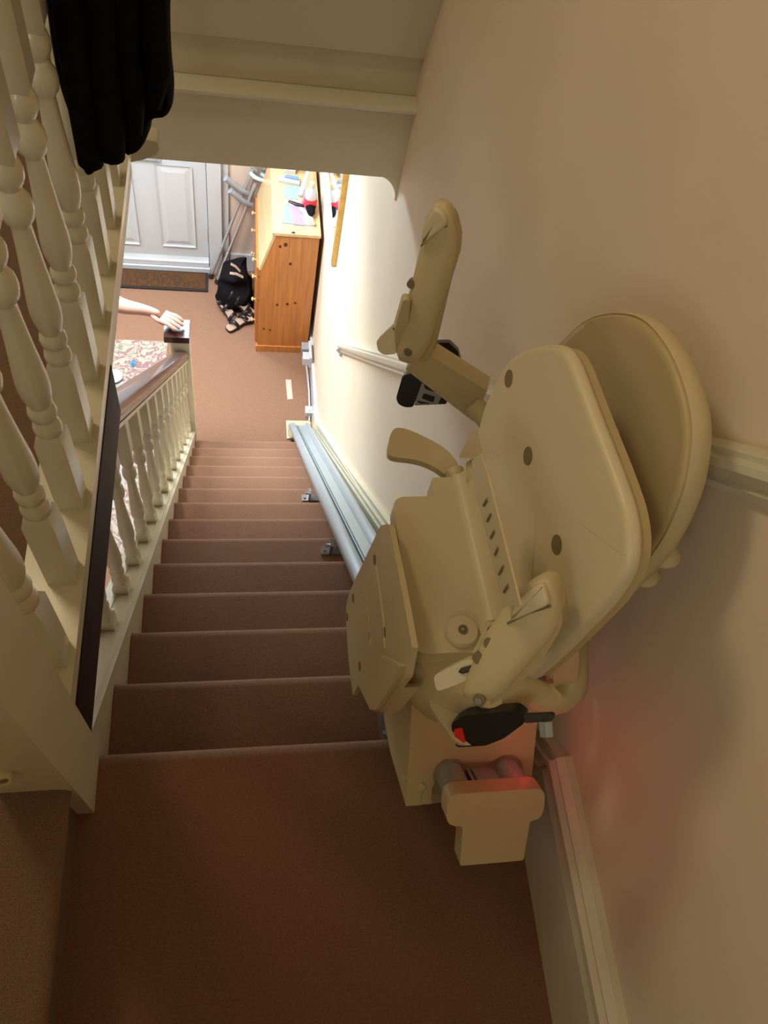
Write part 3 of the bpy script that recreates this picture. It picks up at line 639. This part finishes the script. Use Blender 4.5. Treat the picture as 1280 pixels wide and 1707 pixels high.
bm = B(); slab(bm, [V((BX0, BY0-.002, BT-.285)), V((BX0+.076, BY0-.002, BT-.02)), V((BX0+.092, BY0-.002, BT-.02)), V((BX0+.014, BY0-.002, BT-.285))], V((0, BY1-BY0+.004, 0))); fl = O('fall_front', bm, mpinel, t, bev=.003)
for k, (z0, z1) in enumerate(((-.36, -.29), (-.55, -.37), (-.74, -.56), (-.92, -.75))):
    bm = B(); box(bm, BX0-.012, BX0+.01, BY0+.022, BY1-.022, BT+z0, BT+z1); d = O('drawer', bm, mpine, t, bev=.004)
    for yy in (BY0+.13, BY1-.13):
        bm = B(); lathe(bm, (BX0-.012, yy, BT+(z0+z1)/2), [(.006, 0), (.006, .008), (.013, .014), (.013, .02), (.006, .025)], 12, ax=-X3); O('knob', bm, mpinel, d, smooth=.8)
# ---- things on the bureau
TZ = BT+.0005
def onb(px, py, dz=0): return PX(px, py, 2, TZ+dz)
def flat(name, pix, th, m, label, cat, z0=0, bev=0, group=None, rr=0):
    P = [onb(x, y, z0) for x, y in pix]; bm = B(); slab(bm, rnd(P, rr) if rr else P, V((0, 0, th))); return O(name, bm, m, None, bev=bev, label=label, cat=cat, group=group)
mg = flat('magazine', [(470, 372), (522, 377), (520, 345), (472, 342)], .004, solid('magazine_blue', (.26, .36, .56)), 'blue and lilac magazine lying at the near end of the bureau top', 'magazine')
for nm, pix, c in (('cover_panel', [(489, 374), (508, 376), (500, 345), (484, 343)], (.40, .25, .54)), ('cover_panel', [(510, 375), (521, 376), (519, 352), (503, 350)], (.58, .38, .52))):
    P = [onb(x, y, .004) for x, y in pix]; bm = B(); slab(bm, P, V((0, 0, .0006))); O(nm, bm, solid('cover', c), mg)
flat('envelope', [(472, 330), (498, 333), (499, 312), (474, 310)], .003, solid('envelope_cyan', (.28, .50, .54)), 'pale turquoise envelope on the bureau in front of the books', 'envelope')
flat('receipt', [(476, 340), (500, 345), (503, 338), (478, 331)], .002, solid('receipt_pink', (.85, .62, .55)), 'small pink slip of paper beside the black comb', 'paper', z0=.003)
flat('book', [(463, 304), (499, 311), (499, 302), (465, 296)], .018, solid('book_grey', (.50, .52, .50)), 'grey hardback book lying under the blue booklet', 'book', bev=.001)
flat('booklet', [(474, 296), (498, 301), (498, 296), (476, 292)], .006, solid('booklet_blue', (.16, .26, .42)), 'thin dark blue booklet on top of the grey book', 'booklet', z0=.019)
flat('small_box', [(473, 289), (492, 291), (494, 281), (476, 280)], .025, solid('box_grey', (.62, .62, .64)), 'small pale grey box between the bowl and the books', 'box', bev=.002)
P = [onb(480, 335, .01), onb(486, 340, .012), onb(508, 345, .012)]
bm = B(); tube(bm, [onb(481, 335, .01), onb(493, 340, .011), onb(509, 344, .011)], [.009, .013, .008], 10, flat=.7); O('comb', bm, mblk, None, smooth=1, label='black comb lying across the bureau top', cat='comb')
bm = B(); tube(bm, [onb(500, 347, .013), onb(507, 353, .015), onb(517, 364, .015), onb(524, 374, .012)], [.010, .016, .017, .010], 12, flat=.55); o = O('glasses_case', bm, solid('case_cream', (.66, .66, .54)), None, smooth=1, label='cream slipper-shaped glasses case at the near end of the bureau', cat='glasses case')
bm = B(); tube(bm, [onb(520, 369, .016), onb(524.5, 375, .013)], [.0135, .0095], 12, flat=.6); O('case_tip', bm, solid('case_tan', (.55, .36, .20)), o, smooth=1)
# soft drinks bottle with a red label
bp = onb(519, 346)
bp = V((min(bp.x, .665), bp.y, TZ))
o = thing('drinks_bottle', bp, 'clear bottle with a red label standing by the mirror', 'bottle')
bm = B(); lathe(bm, bp, [(.032, 0), (.037, .008), (.037, .075), (.036, .095), (.030, .12), (.016, .14), (.012, .145), (.012, .15)], 20); O('body', bm, mat('bottle_plastic', (.75, .82, .84), .12, trans=.35), o, smooth=.8)
bm = B(); lathe(bm, bp+V((0, 0, .015)), [(.0375, 0), (.0382, .003), (.0382, .055), (.0375, .058)], 20); O('label_band', bm, solid('label_red', (.80, .04, .06)), o, smooth=.8)
bm = B(); lathe(bm, bp+V((0, 0, .148)), [(.016, 0), (.016, .02), (.014, .023)], 14); O('bottle_cap', bm, mliftl, o, smooth=.8)
# clothes brush leaning on the bottle
a, b = onb(500, 326, .02), onb(517, 274, .09)
bm = B(); tube(bm, [a, a.lerp(b, .35), a.lerp(b, .7), b], [.016, .014, .010, .013], 12, flat=.45); O('clothes_brush', bm, solid('brush_blue_grey', (.42, .52, .66)), None, smooth=1, label='blue-grey plastic brush with a hole in its handle, leaning by the bottle', cat='brush')
bm = B(); tube(bm, [onb(504, 340, .01), onb(508, 330, .05), onb(507, 322, .075)], [.012, .011, .006], 10); O('lip_balm', bm, solid('pink_tube', (.90, .22, .34)), None, smooth=1, label='pink tube standing in front of the bottle', cat='tube')
flat('card', [(497, 345), (507, 348), (506, 330), (498, 328)], .004, solid('card_orange', (.90, .50, .22)), 'orange card lying beside the pink tube', 'card', z0=.001)
bm = B(); c = onb(532, 357); c.x = .670
ellip(bm, c+V((-.005, .05, .028)), .030, .11, .022, 16, 8)
for v in bm.verts: v.co += V((random.uniform(-1, 1), random.uniform(-1, 1), random.uniform(-.6, .6)))*.004
O('glove', bm, mcloth, None, smooth=2, label='black gloves crumpled behind the bottle against the mirror', cat='gloves')
bm = B(); c = onb(530, 275); c.x = .665
box(bm, c.x-.045, c.x+.03, c.y+.02, c.y+.14, TZ, TZ+.10); O('handbag', bm, mcloth, None, bev=.015, seg=3, smooth=1, label='small black bag at the back of the bureau top', cat='bag')
c = onb(490, 276)
o = thing('bowl', c, 'turned wooden bowl holding a clear glass dish', 'bowl')
bm = B(); lathe(bm, c, [(.03, 0), (.055, .02), (.068, .045), (.066, .047), (.052, .024), (.0, .012)], 24); O('body', bm, solid('bowl_wood', (.42, .16, .05)), o, smooth=.9)
bm = B(); lathe(bm, c+V((0, 0, .018)), [(.03, 0), (.045, .02), (.05, .04), (.046, .04), (.03, .01), (0, .008)], 24); O('glass_dish', bm, mat('dish_glass', (.85, .86, .86), .1, trans=.5), o, smooth=.9)
flat('note_pad', [(444, 278), (452, 279), (453, 267), (446, 266)], .006, solid('pad_white', (.85, .88, .90)), 'small white pad at the left edge of the bureau top', 'note pad', rr=.01)
# navy lanyard hanging down the sloping front
t = thing('lanyard', (.40, 3.6, -1.8), 'navy lanyard with a pale blue clip hanging beside the bureau front', 'lanyard')
yy = 4.01
bm = B(); tube(bm, [PX(445, 322, 1, yy), PX(438, 335, 1, yy), PX(433, 360, 1, yy), PX(430, 385, 1, yy), PX(427, 405, 1, yy), PX(424, 408, 1, yy)], [.006, .008, .009, .011, .013, .010], 8, flat=.5); O('strap', bm, mblue, t, smooth=1)
bm = B(); tube(bm, [PX(449, 312, 1, yy), PX(442, 326, 1, yy)], .009, 8); O('clip', bm, mcuff, t, smooth=1)
bm = B(); ellip(bm, PX(446, 319, 1, yy), .014, .014, .012, 10, 6); O('black_ring', bm, mblk, t, smooth=1)
# ---- mirror in a gold frame
t = thing('mirror', (.72, 3.2, -1.3), 'gold framed mirror on the right wall above the bureau', 'mirror')
my0, my1, mz0, mz1 = 2.735, 3.95, -1.395, -.45
bm = B(); box(bm, XW-.014, XW-.008, my0+.02, my1-.02, mz0+.02, mz1-.02); O('mirror_glass', bm, mmirror, t)
for a in ((my0, my0+.028, mz0, mz1), (my1-.028, my1, mz0, mz1), (my0+.028, my1-.028, mz0, mz0+.028), (my0+.028, my1-.028, mz1-.028, mz1)):
    bm = B(); box(bm, XW-.026, XW-.0005, *a); O('frame_bar', bm, mgold if a[3] != mz0+.028 else mcream, t, bev=.004)  # bottom bar cream: pale light reflection put into its colour
# ---- door mat
t = thing('door_mat', (-.4, 3.92, FZ), 'brown coir door mat with black border and lettering in front of the front door', 'door mat')
bm = B(); box(bm, -.86, .045, 3.805, 4.0-.01, FZ, FZ+.012); O('border', bm, mrub, t, bev=.003)
bm = B(); box(bm, -.84, .027, 3.823, 3.972, FZ+.012, FZ+.015); O('coir_field', bm, mmat, t)
for s, y, sz in (('GRANDCHILDREN', 3.866, .098), ('SPOILED HERE', 3.93, .088)):
    text_mesh('lettering', s, sz, (-.41, y, FZ+.0155), (-1, 0, 0), (0, -1, 0), mat('mat_print', (.045, .026, .014), .9), t, ext=.0006)
# ---- crutches
def crutch(bx, by, tx, ty, label, zt=-1.60):
    t = thing('crutch', (bx, by, FZ), label, 'crutch', 'pair of elbow crutches leaning by the door')
    a = V((bx, by, FZ+.012)); b = V((tx, ty, zt)); d = b-a
    bm = B(); tube(bm, [a+d*.03, a+d*.30], .0125, 12); O('lower_tube', bm, mcrutch, t, smooth=1)
    bm = B(); tube(bm, [a+d*.26, a+d*.80], .0105, 12); O('upper_tube', bm, mcrutch, t, smooth=1)
    bm = B(); tube(bm, [a, a+d*.035], [.018, .015], 12); O('rubber_foot', bm, mrub, t, smooth=1)
    g0 = a+d*.76
    bm = B(); tube(bm, [g0+V((.02, 0, -.015)), g0+V((-.03, -.02, .02)), g0+V((-.115, -.03, .105))], [.020, .018, .020], 12); O('hand_grip', bm, mgrey, t, smooth=1)
    bm = B(); tube(bm, [a+d*.78, a+d*.93], .014, 12); O('forearm_tube', bm, mcrutch, t, smooth=1)
    c = a+d*.99; ax = d.normalized(); u, v = frame_of(ax); bm = B()
    ring3 = [c+u*(.042*math.cos(q))+v*(.050*math.sin(q)) for q in [math.radians(w_) for w_ in range(20, 341, 20)]]
    tube(bm, ring3, .013, 8, flat=1); O('cuff', bm, mcuff, t, smooth=1)
    return t
ct1, cb1 = PX(432, 291, 1, 4.01), PX(361, 471, 2, FZ+.01)
crutch(cb1.x, cb1.y, ct1.x, ct1.y, 'elbow crutch nearest the stairs with a pale blue cuff', ct1.z)
ct2, cb2 = PX(427, 266, 1, 4.02), PX(351, 462, 2, FZ+.01)
crutch(cb2.x, min(cb2.y, 3.99), ct2.x, ct2.y, 'elbow crutch behind, against the wall, with a pale blue cuff', ct2.z)
# ---- black bag and sandals on the floor
t = thing('tote_bag', (.25, 3.85, FZ), 'black fabric bag slumped on the floor between door and bureau', 'bag')
bm = B(); ellip(bm, (.235, 3.73, FZ+.13), .112, .13, .19, 40, 24)
from mathutils import noise as mn
for v in bm.verts:
    v.co.z = max(v.co.z, FZ+.002)
    v.co += V((mn.noise(v.co*8), mn.noise(v.co*8+V((5, 0, 0))), .8*mn.noise(v.co*8+V((0, 7, 0)))))*.075; v.co.z = max(v.co.z, FZ+.002); v.co.x = min(v.co.x, .350)
O('sack', bm, mcloth, t, smooth=2)
for k, (a, b) in enumerate((((385, 440), (400, 452)), ((383, 455), (405, 462)))):
    bm = B(); p, q = PX(*a, 1, 3.60), PX(*b, 1, 3.60); tube(bm, [p, p.lerp(q, .5)+V((0, 0, .01)), q], .012, 8, flat=.4); O('tan_flap', bm, mfootbed, t, smooth=1)
def sandal(loc, rz, tilt, label):
    t = thing('sandal', loc, label, 'sandal', 'pile of black strap sandals by the bureau')
    M = Matrix.Translation(V(loc)) @ Matrix.Rotation(rz, 4, 'Z') @ Matrix.Rotation(tilt, 4, 'X')
    sole = [(-.028, -.11), (0, -.12), (.028, -.11), (.032, -.06), (.028, 0), (.040, .06), (.036, .10), (.012, .125), (-.02, .12), (-.040, .08), (-.036, .03), (-.028, -.02), (-.032, -.07)]
    def part(nm, bm, m, **k):
        for v in bm.verts: v.co = M @ v.co
        return O(nm, bm, m, t, **k)
    L = smooth_loop([V((x, y, 0)) for x, y in sole], 3)
    bm = pillow(L, Z3, [(0, 0), (-.002, .008), (-.002, .016), (0, .02)]); part('sole', bm, mrub, smooth=.8)
    bm = pillow(L, Z3, [(.002, .02), (.003, .024), (.010, .022)]); part('footbed', bm, mfootbed, smooth=1)
    for y, w_ in ((.075, .040), (.02, .037), (-.06, .033)):
        bm = B(); tube(bm, [V((w_*math.cos(q), y+.012*math.cos(q), .012+.045*math.sin(q))) for q in [math.radians(a_) for a_ in range(0, 181, 20)]], .012, 8, flat=.35); part('strap', bm, mblk if y != .02 else mblk, smooth=1)
    return t
for i, (px, py, rz, tl, z, lb) in enumerate(((380, 520, .5, .25, .03, 'black strap sandal with tan footbed, leftmost of the pile'), (398, 505, 1.0, .5, .10, 'black strap sandal with tan footbed, topmost of the pile against the black bag'),
        (402, 538, -.9, .1, .012, 'black strap sandal with tan footbed, nearest the stairs'), (420, 512, .2, .3, .06, 'black strap sandal with tan footbed, touching the bureau drawer'))):
    p = PX(px, py, 2, FZ+z); p.x = min(p.x, .300); sandal((p.x, p.y, FZ+z), rz, tl, lb)
# ---- rug and the dish on it
def rugmat():
    m = bpy.data.materials.new('floral_rug'); m.use_nodes = True; nt = m.node_tree; b = nt.nodes['Principled BSDF']; b.inputs['Roughness'].default_value = 1
    tc = nt.nodes.new('ShaderNodeTexCoord'); n1 = nt.nodes.new('ShaderNodeTexNoise'); n1.inputs['Scale'].default_value = 9; n1.inputs['Detail'].default_value = 2; n1.inputs['Distortion'].default_value = 2.2
    n2 = nt.nodes.new('ShaderNodeTexVoronoi'); n2.inputs['Scale'].default_value = 11
    r1 = nt.nodes.new('ShaderNodeValToRGB'); e = r1.color_ramp.elements; e[0].position = .0; e[0].color = (.36, .32, .24, 1); e[1].position = 1; e[1].color = (.38, .36, .29, 1)
    for p, c in ((.42, (.37, .335, .26, 1)), (.46, (.24, .12, .13, 1)), (.52, (.27, .15, .15, 1)), (.55, (.37, .335, .26, 1)), (.62, (.37, .335, .26, 1)), (.66, (.13, .17, .11, 1)), (.70, (.35, .32, .25, 1))):
        q = e.new(p); q.color = c
    nt.links.new(tc.outputs['Object'], n1.inputs[0]); nt.links.new(n1.outputs[0], r1.inputs[0]); nt.links.new(r1.outputs[0], b.inputs['Base Color']); return m
t = thing('rug', (-.9, 2.6, FZ), 'cream rug with a floral border on the hall floor behind the stair balustrade', 'rug')
bm = B(); box(bm, -1.7, -.205, 1.75, 3.33, FZ, FZ+.010); O('border', bm, rugmat(), t)
bm = B(); box(bm, -1.35, -.40, 2.05, 2.98, FZ+.010, FZ+.013); O('field', bm, mat('rug_field', (.36, .36, .34), 1, noise=.15, nscale=20), t)
bm = B(); P = PX(222, 606, 2, FZ+.013); tube(bm, [P, P+V((0, 0, .002))], .03, 9, flat=.6); O('blue_flower', bm, mat('rug_blue', (.07, .22, .36), 1, noise=.6, nscale=40), t)
bm = B(); c = PX(190, 630, 2, FZ+.0135); lathe(bm, c, [(.03, 0), (.035, .004), (.055, .02), (.053, .021), (.03, .007), (0, .006)], 24); O('saucer', bm, mwhite, None, smooth=1, label='small white saucer on the rug', cat='saucer')
# floor tape patch, socket and flex by the skirting
bm = B(); slab(bm, [PX(x, y, 2, FZ) for x, y in ((476, 633), (485, 633), (488, 665), (479, 666))], V((0, 0, .0015))); O('tape_strip', bm, mat('tape', (.66, .45, .35), .7), None, label='pale strip of tape on the hall carpet', cat='tape')
t = thing('wall_socket', (XW-.02, 3.16, FZ+.12), 'white double socket with plugged adaptor low on the right wall', 'socket')
bm = B(); box(bm, XW-.035, XW-.018, 3.07, 3.22, FZ+.10, FZ+.19); O('face_plate', bm, mwhite, t, bev=.003)
bm = B(); box(bm, XW-.075, XW-.035, 3.08, 3.14, FZ+.11, FZ+.17); O('adaptor', bm, mwhite, t, bev=.004)
bm = B(); box(bm, XW-.08, XW-.035, 3.15, 3.21, FZ+.115, FZ+.185); O('plug', bm, mgrey, t, bev=.004)
bm = B(); tube(bm, [V((XW-.05, 3.09, FZ+.11)), V((XW-.035, 3.05, FZ+.03)), V((XW-.03, 2.95, FZ+.012)), V((XW-.033, 2.80, FZ+.01)), V((XW-.04, 2.70, FZ+.012))], .006, 8); O('flex', bm, mwhite, None, smooth=1, label='white flex running along the skirting to the stairlift rail', cat='cable')
bm = B(); box(bm, XW-.065, XW-.02, 2.735, 2.79, FZ, FZ+.05); disc(bm, V((XW-.04, 2.76, FZ+.05)), Z3, .012, .006, 10); O('charger_box', bm, mwhite, None, bev=.004, label='small white charger box at the foot of the wall string', cat='charger')

# ---- black coat hanging over the landing rail
t = thing('coat', (.07, .8, 1.0), 'black coat hanging over the outside of the landing balustrade', 'coat')
yc = .80
ct = [(-22, -640), (255, -640), (275, -300), (288, -60), (283, 20), (285, 90), (290, 150), (283, 178), (256, 200), (250, 222), (238, 240), (210, 244), (204, 232), (196, 240), (196, 258), (186, 268), (176, 262), (172, 250), (168, 268), (150, 280), (136, 270), (128, 240), (118, 190), (100, 140), (88, 80), (70, -60), (30, -300)]
P = [PX(x, y, 1, yc) for x, y in ct]
Lc = smooth_loop(P, 4)
bm = pillow(Lc, -Y3, [(.006, -.045), (.002, -.04), (.0, -.02), (.0, .0), (.002, .010), (.005, .018), (.009, .022)])
for v in bm.verts:
    # soft vertical folds
    v.co.y += .010*math.sin(v.co.x*95+v.co.z*6)+.006*mn.noise(v.co*14)
O('cloth', bm, mcloth, t, smooth=2)
for ax_, pts in (('sleeve', [(100, -300), (122, 60), (137, 160), (150, 250), (151, 272), (152, 279)]), ('sleeve', [(155, -300), (170, 60), (178, 150), (185, 240), (187, 262), (188, 267)]), ('fold', [(205, -300), (212, 80), (222, 150), (228, 225)]), ('fold', [(245, -300), (258, 60), (264, 120), (258, 180)])):
    bm = B(); tube(bm, [PX(x, y, 1, yc-.045) for x, y in pts], [.022, .024, .023, .021, .019, .008] if ax_ == 'sleeve' else [.02, .018, .018, .008], 12); O(ax_, bm, mcloth, t, smooth=2)

# ---- cream door stop by the newel
t = thing('door_stop', (-.085, -.10, ZL), 'small round cream plug at the foot of the broad newel post', 'door stop')
c = PX(2, 1304, 1, -.105); nd = V((.25, -1, .35)).normalized()
bm = B(); lathe(bm, c+V((0, .012, -.004)), [(.011, 0), (.0115, .010), (.009, .013), (.0065, .013), (.006, .010), (0, .010)], 20, ax=nd); O('ring', bm, mliftl, t, smooth=.8)
bm = B(); disc(bm, c+V((0, .012, -.004))+nd*.010, nd, .005, .0015, 12); O('screw', bm, mhole, t)

# ---- distant landing items seen between the balusters
bm = B(); box(bm, -1.4, -1.38, -.09, 4.06, ZL, ZL+.16); struct('baseboard_left', bm, mcream)

# ================================================================== PERSON at the newel (mostly hidden by the landing)
def person():
    t = thing('person', (-.78, 2.62, FZ), 'person in the hall in a dark top, bare forearm reaching to the newel cap', 'person')
    def skin_fig(nm, pts, edges, rad, m, sub=2, **k):
        me = bpy.data.meshes.new(nm); me.from_pydata([tuple(p) for p in pts], edges, []); o = bpy.data.objects.new(nm, me); COL.objects.link(o)
        sk = o.modifiers.new('s', 'SKIN'); sk.use_smooth_shade = True
        for v, q in zip(me.skin_vertices[0].data, rad): v.radius = (q, q) if not hasattr(q, '__len__') else q
        me.skin_vertices[0].data[0].use_root = True
        sb = o.modifiers.new('u', 'SUBSURF'); sb.levels = sub; sb.render_levels = sub
        dg = bpy.context.evaluated_depsgraph_get(); m2 = bpy.data.meshes.new_from_object(o.evaluated_get(dg)); bpy.data.objects.remove(o)
        bm = bmesh.new(); bm.from_mesh(m2); bpy.data.meshes.remove(m2); return bm
    X, Y = -.78, 2.62; z = lambda h: FZ+h
    W = PX(243, 517, 2, -1.572)     # wrist
    K0 = PX(277, 530, 2, -1.588); T0 = PX(303, 543, 2, -1.598)
    pts = [V((X, Y, z(.90))), V((X, Y, z(1.10))), V((X, Y, z(1.32))), V((X, Y, z(1.44))), V((X+.02, Y, z(1.54))), V((X+.03, Y, z(1.62))),
           V((X+.02, Y-.19, z(1.36))), V((X+.02, Y-.25, z(1.10))), V((X+.12, Y-.23, z(.90))),
           V((X+.02, Y+.19, z(1.36))), V((X+.14, Y+.20, z(1.14))), W+V((-.13, .02, .0)), W+V((.0, 0, 0)), W.lerp(K0, .75),
           V((X, Y-.09, z(.84))), V((X+.02, Y-.10, z(.47))), V((X-.02, Y-.10, z(.08))), V((X+.12, Y-.10, z(.04))),
           V((X, Y+.09, z(.84))), V((X+.02, Y+.10, z(.47))), V((X-.02, Y+.10, z(.08))), V((X+.12, Y+.10, z(.04)))]
    ed = [(0, 1), (1, 2), (2, 3), (3, 4), (4, 5), (2, 6), (6, 7), (7, 8), (2, 9), (9, 10), (10, 11), (11, 12), (12, 13), (0, 14), (14, 15), (15, 16), (16, 17), (0, 18), (18, 19), (19, 20), (20, 21)]
    rad = [.13, .12, .13, .06, .085, .08, .06, .045, .03, .06, .052, .044, (.034, .026), (.044, .018), .09, .06, .04, .035, .09, .06, .04, .035]
    bm = skin_fig('body', pts, ed, rad, mskin)
    # dark clothing on torso, upper arms and legs as a second material of the same continuous body
    for f in bm.faces:
        c = f.calc_center_median(); f.material_index = 0
        if c.z < z(.92) and c.z > z(.07) and not (c.x > X+.10 and c.z > z(.80)): f.material_index = 2
        elif c.z < z(1.45) and c.x < X+.16 and c.z >= z(.92): f.material_index = 1
    O('body', bm, [mskin, solid('dark_top', (.03, .04, .07), .9), solid('trousers', (.05, .06, .09), .9)], t, smooth=2)
    # fingers over the newel cap, each its own chain
    K = K0; DF = (T0-K0).normalized(); SD = V((-DF.y, DF.x, 0)).normalized()
    for k, (dy, ln, dz) in enumerate(((.030, .070, .0), (.010, .080, .003), (-.011, .076, .002), (-.031, .062, -.003))):
        a = K+SD*dy; d = (DF+SD*dy*3).normalized()
        b = a+d*ln*.5+V((0, 0, .006)); e = a+d*ln*.8+V((0, 0, .0)); f_ = a+d*ln+V((0, 0, -.010))
        bm = B(); tube(bm, [a-d*.02, a, b, e, f_, f_+d*.004+V((0, 0, -.005))], [.0115, .0118, .0108, .010, .0085, .004], 10); O('finger', bm, mskin, t, smooth=2)
    a = W+V((.03, -.022, -.004)); bm = B(); tube(bm, [a, a+V((.025, -.026, -.010)), a+V((.052, -.036, -.022)), a+V((.062, -.038, -.030))], [.012, .0115, .0095, .004], 10); O('thumb', bm, mskin, t, smooth=2)
    hp = V((X+.03, Y, z(1.60)))
    bm = B(); ellip(bm, hp+V((-.02, 0, .035)), .095, .082, .09, 20, 12); O('hair', bm, solid('hair_grey', (.35, .33, .30), .8), t, smooth=2)
    for s in (-1, 1):
        bm = B(); ellip(bm, hp+V((.085, s*.03, -.005)), .010, .013, .008, 10, 6); O('eye', bm, mwhite, t, smooth=2)
        bm = B(); ellip(bm, hp+V((.0, s*.082, -.01)), .018, .010, .028, 10, 6); O('ear', bm, mskin, t, smooth=2)
    bm = B(); tube(bm, [hp+V((.085, 0, .0)), hp+V((.105, 0, -.03)), hp+V((.09, 0, -.04))], [.008, .014, .008], 8); O('nose', bm, mskin, t, smooth=2)
    bm = B(); tube(bm, [hp+V((.082, -.022, -.062)), hp+V((.09, 0, -.062)), hp+V((.082, .022, -.062))], .005, 8); O('mouth', bm, solid('lips', (.5, .2, .18)), t, smooth=2)
    for s in (-1, 1):
        bm = B(); L = smooth_loop([V((X-.07, Y+s*.10-.045, FZ+.0135)), V((X+.05, Y+s*.10-.05, FZ+.0135)), V((X+.19, Y+s*.10-.035, FZ+.0135)), V((X+.20, Y+s*.10+.03, FZ+.0135)), V((X+.05, Y+s*.10+.05, FZ+.0135)), V((X-.07, Y+s*.10+.045, FZ+.0135))], 4)
        bm = pillow(L, Z3, [(0, 0), (-.003, .02), (.004, .05), (.02, .08)]); O('shoe', bm, mblk, t, smooth=2)
person()
for o in bpy.data.objects:
    if '_w' in o: del o['_w']
